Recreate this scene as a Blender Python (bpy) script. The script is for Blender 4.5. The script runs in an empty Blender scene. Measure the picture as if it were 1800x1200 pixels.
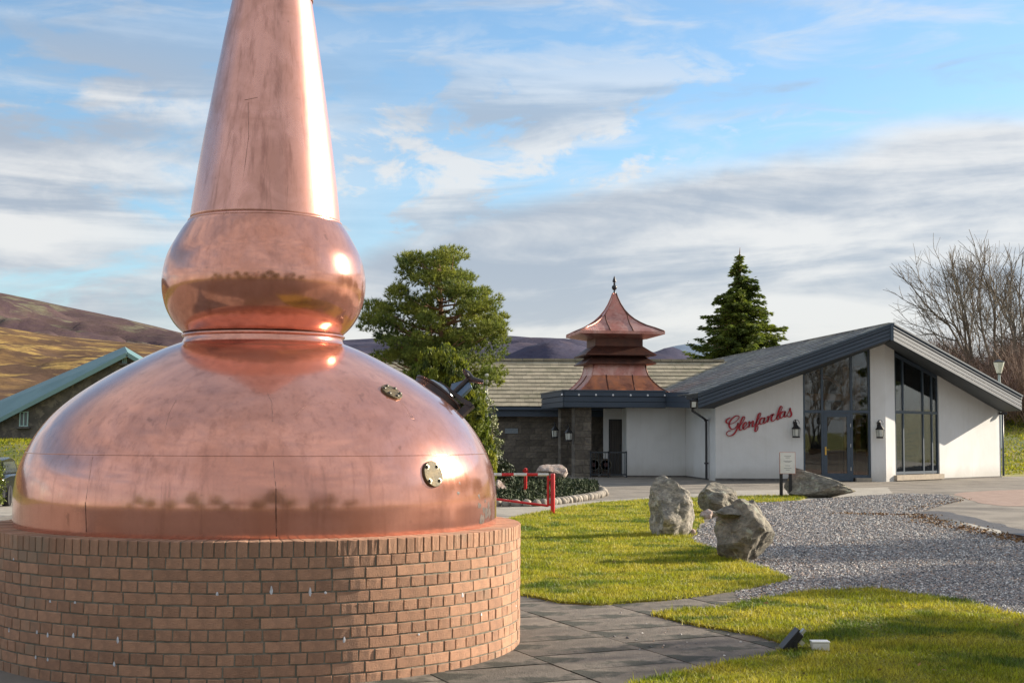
import bpy, bmesh, math, random
import numpy as np
from mathutils import Vector, Matrix, noise as mnoise

random.seed(7)
rng = np.random.default_rng(7)
S = bpy.context.scene
COL = S.collection
PI = math.pi

# ------------------------------------------------------------------ camera
CAMZ = 1.52
PITCH = math.atan(160 / 2500)
ROLL = math.radians(0.25)
_r0 = Vector((1, 0, 0)); _f = Vector((0, math.cos(PITCH), math.sin(PITCH))); _u0 = Vector((0, -math.sin(PITCH), math.cos(PITCH)))
_r = _r0 * math.cos(ROLL) + _u0 * math.sin(ROLL)
_u = -_r0 * math.sin(ROLL) + _u0 * math.cos(ROLL)
cam_d = bpy.data.cameras.new("camera")
cam_d.lens = 50; cam_d.sensor_width = 36; cam_d.clip_start = 0.1; cam_d.clip_end = 30000
cam = bpy.data.objects.new("camera", cam_d); COL.objects.link(cam)
M3 = Matrix((_r, _u, -_f)).transposed()
cam.matrix_world = Matrix.Translation((0, 0, CAMZ)) @ M3.to_4x4()
S.camera = cam

# ------------------------------------------------------------------ light
SUN_EL = math.radians(19.5); SUN_AZ = math.radians(66)      # azimuth clockwise from +Y
sun_dir = Vector((math.sin(SUN_AZ) * math.cos(SUN_EL), math.cos(SUN_AZ) * math.cos(SUN_EL), math.sin(SUN_EL)))
sl = bpy.data.lights.new("sun", 'SUN'); sl.energy = 5.0; sl.angle = math.radians(0.5); sl.color = (1.0, 0.87, 0.70)
so = bpy.data.objects.new("sun", sl); COL.objects.link(so)
so.rotation_euler = sun_dir.to_track_quat('Z', 'Y').to_euler()
S.view_settings.view_transform = 'Standard'; S.view_settings.look = 'None'
S.view_settings.exposure = 0.98; S.view_settings.gamma = 1.0; S.view_settings.use_curve_mapping = False
S.cycles.max_bounces = 6; S.cycles.transparent_max_bounces = 8


class NT:
    """tiny helper to write shader node maths"""
    def __init__(self, tree): self.t = tree; self.n = tree.nodes; self.l = tree.links
    def new(self, typ, **kw):
        n = self.n.new(typ)
        for k, v in kw.items(): setattr(n, k, v)
        return n
    def put(self, sock, v):
        if isinstance(v, bpy.types.NodeSocket): self.l.new(v, sock)
        elif v is not None:
            if isinstance(v, (tuple, list)) and len(v) == 3 and sock.type == 'RGBA': v = (*v, 1)
            sock.default_value = v
    def m(self, op, a, b=None, c=None, clamp=False):
        n = self.new('ShaderNodeMath', operation=op, use_clamp=clamp)
        self.put(n.inputs[0], a)
        if b is not None: self.put(n.inputs[1], b)
        if c is not None: self.put(n.inputs[2], c)
        return n.outputs[0]
    def mix(self, f, a, b, mode='MIX'):
        n = self.new('ShaderNodeMix', data_type='RGBA', blend_type=mode)
        self.put(n.inputs[0], f); self.put(n.inputs[6], a); self.put(n.inputs[7], b)
        return n.outputs[2]
    def step(self, v, a, b):
        n = self.new('ShaderNodeMapRange', interpolation_type='SMOOTHSTEP')
        self.put(n.inputs[0], v); self.put(n.inputs[1], a); self.put(n.inputs[2], b)
        return n.outputs[0]
    def noise(self, vec, scale, detail=4, rough=.55, dist=0.):
        n = self.new('ShaderNodeTexNoise')
        if vec is not None: self.l.new(vec, n.inputs['Vector'])
        n.inputs['Scale'].default_value = scale; n.inputs['Detail'].default_value = detail
        n.inputs['Roughness'].default_value = rough; n.inputs['Distortion'].default_value = dist
        return n.outputs[0]
    def scale(self, vec, s):
        n = self.new('ShaderNodeVectorMath', operation='MULTIPLY')
        self.l.new(vec, n.inputs[0]); n.inputs[1].default_value = s
        return n.outputs[0]
    def comb(self, x, y, z):
        n = self.new('ShaderNodeCombineXYZ')
        self.put(n.inputs[0], x); self.put(n.inputs[1], y); self.put(n.inputs[2], z)
        return n.outputs[0]


# ------------------------------------------------------------------ sky
W_ = bpy.data.worlds.new("World"); S.world = W_; W_.use_nodes = True
T = NT(W_.node_tree)
bg = T.n['Background']; bg.inputs[1].default_value = 0.13
sky = T.new('ShaderNodeTexSky', sky_type='NISHITA', sun_disc=False, sun_elevation=SUN_EL, sun_rotation=SUN_AZ,
            air_density=1.0, dust_density=0.35, ozone_density=3.2)
tc = T.new('ShaderNodeTexCoord')
sx = T.new('ShaderNodeSeparateXYZ'); T.l.new(tc.outputs['Generated'], sx.inputs[0])
dx, dy, dz = sx.outputs
az = T.m('ARCTAN2', dx, dy)
el = T.m('ARCSINE', dz)
zz = T.m('ADD', T.m('MAXIMUM', dz, 0.0), 0.10)
layer = T.comb(T.m('DIVIDE', dx, zz), T.m('DIVIDE', dy, zz), 0.0)          # flat cloud layer, seen in perspective
dirv = T.comb(T.m('MULTIPLY', az, 1.0), T.m('MULTIPLY', el, 2.6), 0.3)
n_big = T.noise(T.scale(layer, (0.62, 0.40, 1)), 0.9, 6, .55, .35)
n_str = T.noise(dirv, 5.2, 8, .58, .45)
n_fine = T.noise(T.comb(T.m('MULTIPLY', az, 1.0), T.m('MULTIPLY', el, 2.0), .7), 17.0, 8, .60, .35)
n_wisp = T.noise(T.comb(T.m('ADD', T.m('MULTIPLY', az, 2.2), T.m('MULTIPLY', el, -1.5)), T.m('MULTIPLY', el, 9.0), 2.2), 5.0, 6, .56, .5)
# broad cloud bank that climbs to the right, a second mass left of the still
azc_ = T.m('MINIMUM', T.m('MAXIMUM', az, -.4), .4)
edge = T.m('ADD', T.m('MULTIPLY', azc_, T.m('SUBTRACT', .27, T.m('MULTIPLY', azc_, .34))), .163)
edge = T.m('ADD', edge, T.m('MULTIPLY', T.m('SUBTRACT', n_str, .5), 0.05))
bank = T.m('SUBTRACT', 1.0, T.step(el, T.m('SUBTRACT', edge, .022), T.m('ADD', edge, .008)))
left = T.m('MULTIPLY', T.m('SUBTRACT', 1.0, T.step(az, -.33, .02)), T.m('SUBTRACT', 1.0, T.step(el, .225, .31)))
wis = T.m('MULTIPLY', T.step(n_wisp, .42, .70), T.m('SUBTRACT', 1.0, T.step(el, .30, .62)))
fl = T.m('MULTIPLY', T.step(T.m('ADD', n_fine, T.m('MULTIPLY', T.m('SUBTRACT', n_str, .5), 1.0)), .49, .66), .9)
leftm = T.m('MULTIPLY', left, T.step(T.m('ADD', n_str, T.m('MULTIPLY', n_fine, .35)), .50, .66))
high = T.m('MULTIPLY', T.m('ADD', .55, T.m('MULTIPLY', .45, T.step(n_big, .36, .60))), T.step(el, .34, .60))
back = T.m('MULTIPLY', T.m('SUBTRACT', 1.0, T.step(dy, -.35, .25)), T.m('ADD', .72, T.m('MULTIPLY', .28, T.step(T.m('ADD', n_str, T.m('MULTIPLY', n_fine, .3)), .46, .68))))
cov = T.m('MAXIMUM', bank, T.m('MAXIMUM', T.m('MULTIPLY', wis, .55), T.m('MULTIPLY', leftm, 1.0)))
cov = T.m('MAXIMUM', cov, T.m('MAXIMUM', T.m('MULTIPLY', high, .9), T.m('MULTIPLY', back, .95)))
mid = T.m('MULTIPLY', fl, T.m('MULTIPLY', T.m('SUBTRACT', 1.0, T.step(el, .20, .31)), T.m('SUBTRACT', 1.0, T.step(az, .10, .30))))
cov = T.m('MAXIMUM', cov, mid, clamp=True)
# shade inside the clouds: streaks, greyer bellies
n_belly = T.noise(T.comb(T.m('ADD', az, T.m('MULTIPLY', el, -.8)), T.m('MULTIPLY', el, 6.5), 1.1), 3.6, 6, .55, .5)
shade = T.step(T.m('ADD', n_belly, T.m('MULTIPLY', T.m('SUBTRACT', n_fine, .5), .25)), .36, .62)
ccol = T.mix(shade, (1.72, 1.95, 2.30), (3.35, 3.33, 3.30))
low = T.m('SUBTRACT', 1.0, T.step(el, .0, .13))
ccol = T.mix(T.m('MULTIPLY', low, .55), ccol, (3.1, 3.0, 2.86))
skc = T.mix(1.0, sky.outputs[0], (0.74, 0.78, 0.76), 'MULTIPLY')
T.l.new(T.mix(T.m('MULTIPLY', cov, .93), skc, ccol), bg.inputs[0])

# ------------------------------------------------------------------ helpers
def ray(px, py):
    return (_r * (px - 900) + _u * (600 - py) + _f * 2500).normalized()
def W(px, py, Y):
    d = ray(px, py); return Vector((0, 0, CAMZ)) + d * (Y / d.y)
def gz(y):
    return -.0129 * (16 - np.clip(y, 4, 16))
def G(px, py, z=None):
    d = ray(px, py); zz = 0. if z is None else z
    for _ in range(1 if z is not None else 12):
        p = Vector((0, 0, CAMZ)) + d * ((zz - CAMZ) / d.z)
        if z is None: zz = float(gz(p.y))
    return p
def proj(p):
    q = Vector(p) - Vector((0, 0, CAMZ)); k = q.dot(_f)
    return (900 + 2500 * q.dot(_r) / k, 600 - 2500 * q.dot(_u) / k)
def colplan(px, p, q):
    """point of the plan line p-q that stands in photo column px (at eye level)"""
    d = ray(px, 762); a = Vector((p[0], p[1])); b = Vector((q[0], q[1])) - a
    # a + b*s = d*t
    den = b.x * d.y - b.y * d.x
    s = (a.y * d.x - a.x * d.y) / den
    return a + b * s

MATS = {}
def mat(name, base, base2=None, scale=6., rough=.75, bump=0., bscale=None, metal=0., rand=0., spec=None, stretch=None,
        detail=5, lo=.35, hi=.65, third=None, tscale=None, tlo=.55, thi=.7, objrand=0., trans=0.):
    if name in MATS: return MATS[name]
    m = bpy.data.materials.new(name); m.use_nodes = True; t = NT(m.node_tree); b = t.n['Principled BSDF']
    co = t.new('ShaderNodeTexCoord').outputs['Object']
    if stretch: co = t.scale(co, stretch)
    c = base
    n1 = None
    if base2 is not None:
        n1 = t.noise(co, scale, detail); c = t.mix(t.step(n1, lo, hi), base, base2)
    if third is not None:
        n2 = t.noise(co, tscale or scale * .3, 5, .6, .4); c = t.mix(t.step(n2, tlo, thi), c, third)
    if rand or objrand:
        if rand:
            g = t.new('ShaderNodeNewGeometry').outputs['Random Per Island']
        else:
            g = 0.0
        if objrand:
            o = t.new('ShaderNodeObjectInfo').outputs['Random']
            g = t.m('FRACT', t.m('ADD', g, o))
        k = t.m('ADD', t.m('MULTIPLY', g, 2 * max(rand, objrand)), 1 - max(rand, objrand))
        vm = t.new('ShaderNodeVectorMath', operation='SCALE')
        if isinstance(c, tuple):
            vm.inputs[0].default_value = c[:3]
        else: t.l.new(c, vm.inputs[0])
        t.l.new(k, vm.inputs['Scale']); c = vm.outputs[0]
    t.put(b.inputs['Base Color'], c)
    b.inputs['Roughness'].default_value = rough; b.inputs['Metallic'].default_value = metal
    if spec is not None: b.inputs['Specular IOR Level'].default_value = spec
    if bump:
        nb = t.noise(co, bscale or scale * 4, 5, .65)
        bn = t.new('ShaderNodeBump'); bn.inputs['Strength'].default_value = min(1, bump); bn.inputs['Distance'].default_value = .02 * max(1, bump)
        t.l.new(nb, bn.inputs['Height']); t.l.new(bn.outputs[0], b.inputs['Normal'])
    if trans:
        tl = t.new('ShaderNodeBsdfTranslucent'); t.put(tl.inputs[0], c); mx = t.new('ShaderNodeMixShader'); mx.inputs[0].default_value = trans
        t.l.new(b.outputs[0], mx.inputs[1]); t.l.new(tl.outputs[0], mx.inputs[2]); t.l.new(mx.outputs[0], t.n['Material Output'].inputs[0])
    MATS[name] = m
    return m

def link(name, me, material=None, parent=None, loc=None, smooth=False):
    o = bpy.data.objects.new(name, me); COL.objects.link(o)
    if material and not me.materials: me.materials.append(material)
    if parent: o.parent = parent
    if loc is not None: o.location = loc
    if smooth: me.polygons.foreach_set('use_smooth', [True] * len(me.polygons))
    return o
def tag(o, label=None, cat=None, group=None, kind=None):
    if label: o['label'] = label
    if cat: o['category'] = cat
    if group: o['group'] = group
    if kind: o['kind'] = kind
    return o
def thing(name, label, cat, loc=(0, 0, 0), rz=0., group=None):
    o = bpy.data.objects.new(name, None); COL.objects.link(o); o.location = loc; o.rotation_euler = (0, 0, rz)
    o.empty_display_size = .2
    return tag(o, label, cat, group)
def copy_tree(o, parent=None):
    c = o.copy(); COL.objects.link(c)
    if parent: c.parent = parent
    for ch in list(o.children): copy_tree(ch, c)
    return c

class MB:
    """collects shapes and links them as one mesh object"""
    def __init__(s): s.v = []; s.f = []
    def add(s, vs, fs):
        k = len(s.v); s.v += [tuple(v) for v in vs]; s.f += [tuple(i + k for i in f) for f in fs]; return s
    def box(s, c, d, rz=0., M=None):
        x, y, z = d[0] / 2, d[1] / 2, d[2] / 2
        vs = [Vector((a, b, e)) for a in (-x, x) for b in (-y, y) for e in (-z, z)]
        R = M if M is not None else Matrix.Rotation(rz, 3, 'Z')
        vs = [R @ v + Vector(c) for v in vs]
        return s.add(vs, [(0, 1, 3, 2), (4, 6, 7, 5), (0, 4, 5, 1), (2, 3, 7, 6), (0, 2, 6, 4), (1, 5, 7, 3)])
    def bar(s, p, q, w, h, up=Vector((0, 0, 1))):
        """box from p to q, width w across, height h along up"""
        p = Vector(p); q = Vector(q); d = (q - p).normalized()
        if abs(d.dot(up)) > .99: up = Vector((0, 1, 0))
        a = d.cross(up).normalized() * (w / 2); b = a.cross(d).normalized() * (h / 2)
        vs = [e + i * a + j * b for e in (p, q) for i, j in ((-1, -1), (1, -1), (1, 1), (-1, 1))]
        return s.add(vs, [(0, 3, 2, 1), (4, 5, 6, 7), (0, 1, 5, 4), (1, 2, 6, 5), (2, 3, 7, 6), (3, 0, 4, 7)])
    def tube(s, pts, rad, n=8, cap=True):
        pts = [Vector(p) for p in pts]; k = len(s.v); N = len(pts)
        rads = rad if isinstance(rad, (list, tuple)) else [rad] * N
        a = None
        for i, p in enumerate(pts):
            d = (pts[min(i + 1, N - 1)] - pts[max(i - 1, 0)]).normalized()
            if a is None: a = d.orthogonal().normalized()
            a = (a - d * a.dot(d)).normalized(); b = d.cross(a)
            for j in range(n):
                t = 2 * PI * j / n; s.v.append(tuple(p + (a * math.cos(t) + b * math.sin(t)) * rads[i]))
        for i in range(N - 1):
            for j in range(n):
                j2 = (j + 1) % n; s.f.append((k + i * n + j, k + i * n + j2, k + (i + 1) * n + j2, k + (i + 1) * n + j))
        if cap:
            s.f.append(tuple(k + j for j in range(n))[::-1]); s.f.append(tuple(k + (N - 1) * n + j for j in range(n)))
        return s
    def lathe(s, prof, n=24, c=(0, 0, 0), M=None):
        k = len(s.v); c = Vector(c)
        for r, z in prof:
            for j in range(n):
                t = 2 * PI * j / n; p = Vector((r * math.cos(t), r * math.sin(t), z))
                if M is not None: p = M @ p
                s.v.append(tuple(p + c))
        for i in range(len(prof) - 1):
            for j in range(n):
                j2 = (j + 1) % n; s.f.append((k + i * n + j, k + i * n + j2, k + (i + 1) * n + j2, k + (i + 1) * n + j))
        if prof[0][0] > 1e-4: s.f.append(tuple(k + j for j in range(n))[::-1])
        if prof[-1][0] > 1e-4: s.f.append(tuple(k + (len(prof) - 1) * n + j for j in range(n)))
        return s
    def prism(s, poly, ext):
        """poly: 3D points in a plane, pushed along ext"""
        n = len(poly); ext = Vector(ext); P = [Vector(p) for p in poly]
        return s.add(P + [p + ext for p in P], [tuple(range(n))[::-1], tuple(range(n, 2 * n))] + [(i, (i + 1) % n, n + (i + 1) % n, n + i) for i in range(n)])
    def mesh(s, name):
        me = bpy.data.meshes.new(name); me.from_pydata(s.v, [], s.f); me.update()
        bm = bmesh.new(); bm.from_mesh(me); bmesh.ops.recalc_face_normals(bm, faces=bm.faces); bm.to_mesh(me); bm.free()
        return me
    def build(s, name, material, parent=None, smooth=False, bevel=0., angle=None):
        me = s.mesh(name); o = link(name, me, material, parent)
        if smooth:
            if angle is None: me.polygons.foreach_set('use_smooth', [True] * len(me.polygons))
            else:
                me.polygons.foreach_set('use_smooth', [True] * len(me.polygons)); me.set_sharp_from_angle(angle=math.radians(angle))
        if bevel:
            b = o.modifiers.new('bevel', 'BEVEL'); b.width = bevel; b.segments = 2; b.limit_method = 'ANGLE'
        return o

def fastmesh(name, v, f, material, parent=None, smooth=False):
    """numpy verts (N,3), faces (M,k)"""
    me = bpy.data.meshes.new(name); v = np.asarray(v, np.float32); f = np.asarray(f, np.int32)
    M, k = f.shape
    me.vertices.add(len(v)); me.vertices.foreach_set('co', v.ravel())
    me.loops.add(M * k); me.loops.foreach_set('vertex_index', f.ravel())
    me.polygons.add(M); me.polygons.foreach_set('loop_start', np.arange(M, dtype=np.int32) * k)
    me.update(calc_edges=True)
    me.polygons.foreach_set('use_smooth', [bool(smooth)] * M)
    me.materials.append(material)
    o = bpy.data.objects.new(name, me); COL.objects.link(o)
    if parent: o.parent = parent
    return o

def rand_dirs(n):
    v = rng.normal(size=(n, 3)); return v / np.linalg.norm(v, axis=1)[:, None]

def leaf_tris(cent, size, asp=.45, dirs=None, up=0.):
    """one leaf-like triangle pair (quad) for each centre"""
    n = len(cent); d = rand_dirs(n) if dirs is None else dirs
    if up: d = d + np.array([0, 0, up]); d /= np.linalg.norm(d, axis=1)[:, None]
    e = np.cross(d, rand_dirs(n)); e /= np.linalg.norm(e, axis=1)[:, None] + 1e-9
    s = (np.asarray(size) * np.ones(n))[:, None]
    v = np.stack([cent - d * s * .5, cent + e * s * asp * .5, cent + d * s * .5, cent - e * s * asp * .5], 1)
    return v.reshape(-1, 3), np.arange(n * 4).reshape(n, 4)

def inpoly(P, poly):
    x, y = P[:, 0], P[:, 1]; r = np.zeros(len(P), bool); n = len(poly)
    for i in range(n):
        x1, y1 = poly[i][:2]; x2, y2 = poly[(i + 1) % n][:2]
        c = ((y1 > y) != (y2 > y)) & (x < (x2 - x1) * (y - y1) / (y2 - y1 + 1e-12) + x1)
        r ^= c
    return r
def wobble(poly, step=.25, amp=.03):
    out = []
    for i in range(len(poly)):
        a = Vector(poly[i][:2]); b = Vector(poly[(i + 1) % len(poly)][:2]); n = max(1, int((b - a).length / step))
        for k in range(min(n, 60)):
            p = a.lerp(b, k / min(n, 60)); q = mnoise.noise_vector(Vector((p.x * 1.3, p.y * 1.3, 4.2)))
            out.append((p.x + q.x * amp * 2, p.y + q.y * amp * 2))
    return out
def smoothpoly(poly, it=2):
    P = [Vector(p[:2]) for p in poly]
    for _ in range(it):
        Q = []
        for i in range(len(P)):
            a, b = P[i], P[(i + 1) % len(P)]; Q += [a.lerp(b, .25), a.lerp(b, .75)]
        P = Q
    return [tuple(p) for p in P]
def sheet(name, poly, z, material, thick=0., kind='structure', parent=None, label=None):
    bm = bmesh.new(); vs = [bm.verts.new((x, y, z)) for x, y in poly]
    f = bm.faces.new(vs); f.normal_update()
    if f.normal.z < 0: f.normal_flip()
    if thick:
        r = bmesh.ops.extrude_face_region(bm, geom=[f]); bmesh.ops.translate(bm, verts=[e for e in r['geom'] if isinstance(e, bmesh.types.BMVert)], vec=(0, 0, -thick))
        bmesh.ops.reverse_faces(bm, faces=[])
        bmesh.ops.recalc_face_normals(bm, faces=bm.faces)
    for yc in (4.0, 16.0): bmesh.ops.bisect_plane(bm, geom=list(bm.verts) + list(bm.edges) + list(bm.faces), plane_co=(0, yc, 0), plane_no=(0, 1, 0))
    bmesh.ops.triangulate(bm, faces=bm.faces)
    for v in bm.verts: v.co.z += float(gz(v.co.y))
    me = bpy.data.meshes.new(name); bm.to_mesh(me); bm.free()
    o = link(name, me, material, parent)
    if kind and not parent: o['kind'] = kind
    return o

def sm(a, b, v):
    t = np.clip((v - a) / (b - a), 0, 1); return t * t * (3 - 2 * t)
def fbm(x, y, s=1., seed=0.):
    return mnoise.fractal(Vector((x * s, y * s, seed)), 1.0, 2.0, 5)

# ------------------------------------------------------------------ ground
def height(x, y):
    h = gz(y)
    h = h + 5.5 * sm(54, 112, y) * sm(13.5, 19, x) + 3.2 * sm(88, 160, y) * sm(-8, 14, x)
    h = h - .75 * sm(-8.5, -12, x) * sm(20, 27, y) * (1 - sm(48, 60, y))
    h = h + 1.05 * sm(50, 61, y) * sm(-9, -15, x)
    return h
def axis(lo, hi, dense_lo, dense_hi, st):
    a = list(np.arange(dense_lo, dense_hi + .01, st)); s = st
    while a[-1] < hi: s *= 1.35; a.append(a[-1] + s)
    s = st
    while a[0] > lo: s *= 1.35; a.insert(0, a[0] - s)
    return np.array(a)
xs = axis(-9000, 9000, -46, 60, 1.0); ys = axis(-9000, 9500, -20, 130, 1.0)
X, Y = np.meshgrid(xs, ys)
Z = height(X, Y)
nx, ny = len(xs), len(ys)
I = (np.arange(ny - 1)[:, None] * nx + np.arange(nx - 1)[None]).ravel()
m_ground = mat('meadow grass', (.16, .165, .02), (.24, .20, .045), .9, .95, 1.0, 12, third=(.085, .11, .02), tscale=.30, detail=9, lo=.40, hi=.60, tlo=.48, thi=.6)
g = fastmesh('ground', np.stack([X.ravel(), Y.ravel(), Z.ravel() - .006], 1), np.stack([I, I + 1, I + nx + 1, I + nx], 1), m_ground, smooth=True)
g['kind'] = 'structure'

def gp(lst): return [tuple(G(a, b)[:2]) for a, b in lst]
# tarmac of the forecourt
m_tar = mat('worn tarmac', (.165, .145, .122), (.25, .222, .185), 1.1, .88, .5, 60, third=(.095, .086, .075), tscale=.5, tlo=.52, thi=.75)
tar = [(-60, 4), (-60, 20), (-9, 24), (-9.0, 50), (-1, 56.5), (13, 57), (17.0, 51.9), (24, 54), (44, 62), (60, 62), (60, -60), (-60, -60)]
sheet('tarmac', tar, .002, m_tar)
m_lane = mat('tarmac darkened for reflections', (.050, .045, .040), (.075, .066, .058), 1.3, .9, .4, 50)
sheet('unseen_dark_ground', [(-55, 5.5), (-4, 5.5), (-1.5, 7.2), (2, 7.0), (6, 5.5), (55, 5.5), (55, -55), (-55, -55)], .005, m_lane)  # unseen ground round the camera, darkened to deepen what copper and glass mirror
m_tar2 = mat('red brown tarmac', (.26, .175, .14), (.32, .225, .18), 3., .9, .4, 70)
sheet('road_patch', wobble(smoothpoly(gp([(1668, 867), (1740, 862), (1900, 857), (1960, 880), (1800, 891), (1730, 887), (1692, 874)]))), .006, m_tar2)
m_pale = mat('pale path surface', (.30, .275, .235), (.36, .335, .29), 2.2, .92, .4, 70, third=(.2, .19, .17), tscale=.8)  # paler than the tarmac round it
sheet('path', wobble(gp([(700, 906), (880, 893), (960, 886), (1150, 873), (1300, 862), (1480, 858), (1560, 856), (1570, 867), (1400, 884), (1180, 900), (700, 990)]), .4, .04), .006, m_pale)
# car park down to the left, draped on the dip
cx = np.linspace(-34, -9, 26); cy = np.linspace(20, 51, 32); CX, CY = np.meshgrid(cx, cy); CZ = height(CX, CY) + .01
I = (np.arange(31)[:, None] * 26 + np.arange(25)[None]).ravel()
o = fastmesh('car_park', np.stack([CX.ravel(), CY.ravel(), CZ.ravel()], 1), np.stack([I, I + 1, I + 27, I + 26], 1), m_pale); o['kind'] = 'structure'

# gravel bed with real pebbles
m_grav = mat('gravel bed', (.17, .16, .155), (.30, .285, .27), 26, .95, 1.0, 60)
GRAV = gp([(1215, 958), (1228, 935), (1262, 905), (1330, 884), (1420, 880), (1500, 873), (1600, 868), (1660, 870), (1690, 879),
           (1640, 893), (1612, 902), (1650, 917), (1720, 930), (1800, 950), (1960, 980), (2100, 1010), (2200, 1180), (1900, 1120), (1790, 1092), (1700, 1075),
           (1600, 1070), (1500, 1060), (1400, 1070), (1280, 1062), (1300, 1040), (1380, 1020), (1310, 1000), (1260, 975)])
GRAV = wobble(GRAV, .3, .05)
sheet('gravel_bed', GRAV, .010, m_grav)
m_peb = bpy.data.materials.new('gravel stones'); m_peb.use_nodes = True; t_ = NT(m_peb.node_tree)
rp = t_.new('ShaderNodeValToRGB'); t_.l.new(t_.new('ShaderNodeNewGeometry').outputs['Random Per Island'], rp.inputs[0]); rp.color_ramp.interpolation = 'CONSTANT'
cr = rp.color_ramp.elements; cr[0].color = (.17, .165, .165, 1); cr[1].position = .9; cr[1].color = (.70, .68, .64, 1)
for ps, cc_ in ((.16, (.31, .295, .28)), (.32, (.25, .25, .26)), (.45, (.42, .33, .28)), (.56, (.34, .32, .31)), (.68, (.09, .095, .105)), (.78, (.46, .44, .42)), (.85, (.34, .24, .17))):
    e_ = cr.new(ps); e_.color = (*cc_, 1)
t_.l.new(rp.outputs[0], t_.n['Principled BSDF'].inputs['Base Color']); t_.n['Principled BSDF'].inputs['Roughness'].default_value = .8

# lawns
m_lawn = mat('lawn turf', (.19, .185, .018), (.26, .23, .03), 2.2, .95, 1.0, 90, third=(.12, .14, .016), tscale=1.1)
m_soil = mat('dark soil', (.03, .022, .014), (.05, .035, .02), 8, .95, .6)
LA = gp([(600, 1000), (700, 965), (850, 925), (918, 909), (1000, 893), (1060, 885), (1140, 880), (1240, 876), (1330, 873), (1395, 873), (1420, 876), (1400, 881),
         (1300, 886), (1262, 893), (1235, 912), (1212, 945), (1215, 956), (1255, 968), (1300, 990), (1350, 1004), (1385, 1019), (1340, 1034), (1250, 1047), (1150, 1058),
         (1050, 1066), (985, 1062), (918, 1048), (860, 1052), (700, 1040)])
LB = gp([(1148, 1084), (1200, 1076), (1270, 1072), (1330, 1058), (1430, 1043), (1530, 1038), (1600, 1048), (1700, 1060), (1760, 1080), (1850, 1100), (2100, 1150), (2500, 1500),
         (1300, 1700), (1000, 1290), (1120, 1210), (1220, 1183), (1330, 1160), (1385, 1146), (1378, 1135), (1325, 1119), (1240, 1104)])
LA = wobble(LA, .25, .035); LB = wobble(LB, .12, .022)
lawns = []
for P in (LA, LB):
    sheet('lawn', P, .03, m_lawn, .03)
# large lawn right of the building behind the road
# grass blades
m_blade = mat('grass blades', (.28, .31, .013), (.45, .40, .04), 1.7, .6, rand=.55, third=(.11, .17, .012), tscale=1.1, tlo=.50, thi=.62, trans=.35)
def scatter(poly, n, ylo=1., ymax=99):
    """points in poly, denser close to the camera"""
    A = np.array(poly); x0, y0 = A.min(0); x1, y1 = A.max(0); y0 = max(y0, ylo); y1 = min(y1, ymax); out = []
    tot = 0
    while tot < n:
        u = rng.random(n * 2); yy = 1 / (1 / y0 + u * (1 / y1 - 1 / y0))
        xx = rng.uniform(x0, x1, n * 2)
        P = np.stack([xx, yy], 1)
        P = P[np.abs(P[:, 0]) < .5 * P[:, 1] + 1.5]
        P = P[inpoly(P, poly)]; out.append(P); tot += len(P)
        if len(P) == 0: break
    return np.concatenate(out)[:n]
BV, BF = [], []
kk = 0
for poly, n in ((LA, 170000), (LB, 150000)):
    P = scatter(poly, n, 7.5)
    lf = 1 + .045 * P[:, 1]
    clump = np.array([mnoise.noise(Vector((x * 2.6, y * 2.6, 3.))) + .6 * mnoise.noise(Vector((x * 9, y * 9, 8.))) for x, y in P])
    hgt = rng.uniform(.010, .036, n) * (1 + .75 * clump) * (.8 + .02 * P[:, 1]); hgt = np.clip(hgt, .006, .08); hgt[rng.random(n) < .02] *= 1.9
    P = P + rng.normal(0, .018, P.shape)
    a = rng.uniform(0, 2 * PI, n); w = rng.uniform(.0022, .0042, n) * lf
    lean = rng.normal(0, .02, (n, 2))
    b = np.stack([P[:, 0], P[:, 1], .028 + gz(P[:, 1])], 1)
    s = np.stack([np.cos(a) * w, np.sin(a) * w, np.zeros(n)], 1)
    t = b + np.stack([lean[:, 0], lean[:, 1], hgt], 1)
    BV.append(np.stack([b - s, b + s, t], 1).reshape(-1, 3)); 
o = fastmesh('grass', np.concatenate(BV), np.arange(sum(len(v) for v in BV)).reshape(-1, 3), m_blade)
tag(o, 'short yellow green grass blades over the two lawns', None, None, 'stuff')

# pebbles
n = 105000
P = scatter(GRAV, n, 8.5)
stray = np.stack([rng.uniform(.8, 3.4, 90), rng.uniform(10.2, 13.6, 90)], 1); P = np.concatenate([P[:-90], stray])
octv = np.array([[1, 0, 0], [-1, 0, 0], [0, 1, 0], [0, -1, 0], [0, 0, 1], [0, 0, -1]], float)
octf = np.array([[0, 2, 4], [2, 1, 4], [1, 3, 4], [3, 0, 4], [2, 0, 5], [1, 2, 5], [3, 1, 5], [0, 3, 5]])
sz = rng.uniform(.007, .0155, n) * (.70 + .024 * P[:, 1])
V = octv[None] * (rng.uniform(.7, 1.3, (n, 1, 3)) * sz[:, None, None]) + rng.normal(0, .18, (n, 6, 3)) * sz[:, None, None]
a = rng.uniform(0, 2 * PI, n); ca, sa = np.cos(a)[:, None], np.sin(a)[:, None]
V = np.stack([V[..., 0] * ca - V[..., 1] * sa, V[..., 0] * sa + V[..., 1] * ca, V[..., 2] * .7], -1)
V += np.stack([P[:, 0], P[:, 1], .010 + sz * .45 + gz(P[:, 1])], 1)[:, None]
F = (octf[None] + np.arange(n)[:, None, None] * 6).reshape(-1, 3)
o = fastmesh('gravel', V.reshape(-1, 3), F, m_peb)
tag(o, 'grey and pinkish loose gravel stones', None, None, 'stuff')

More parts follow.
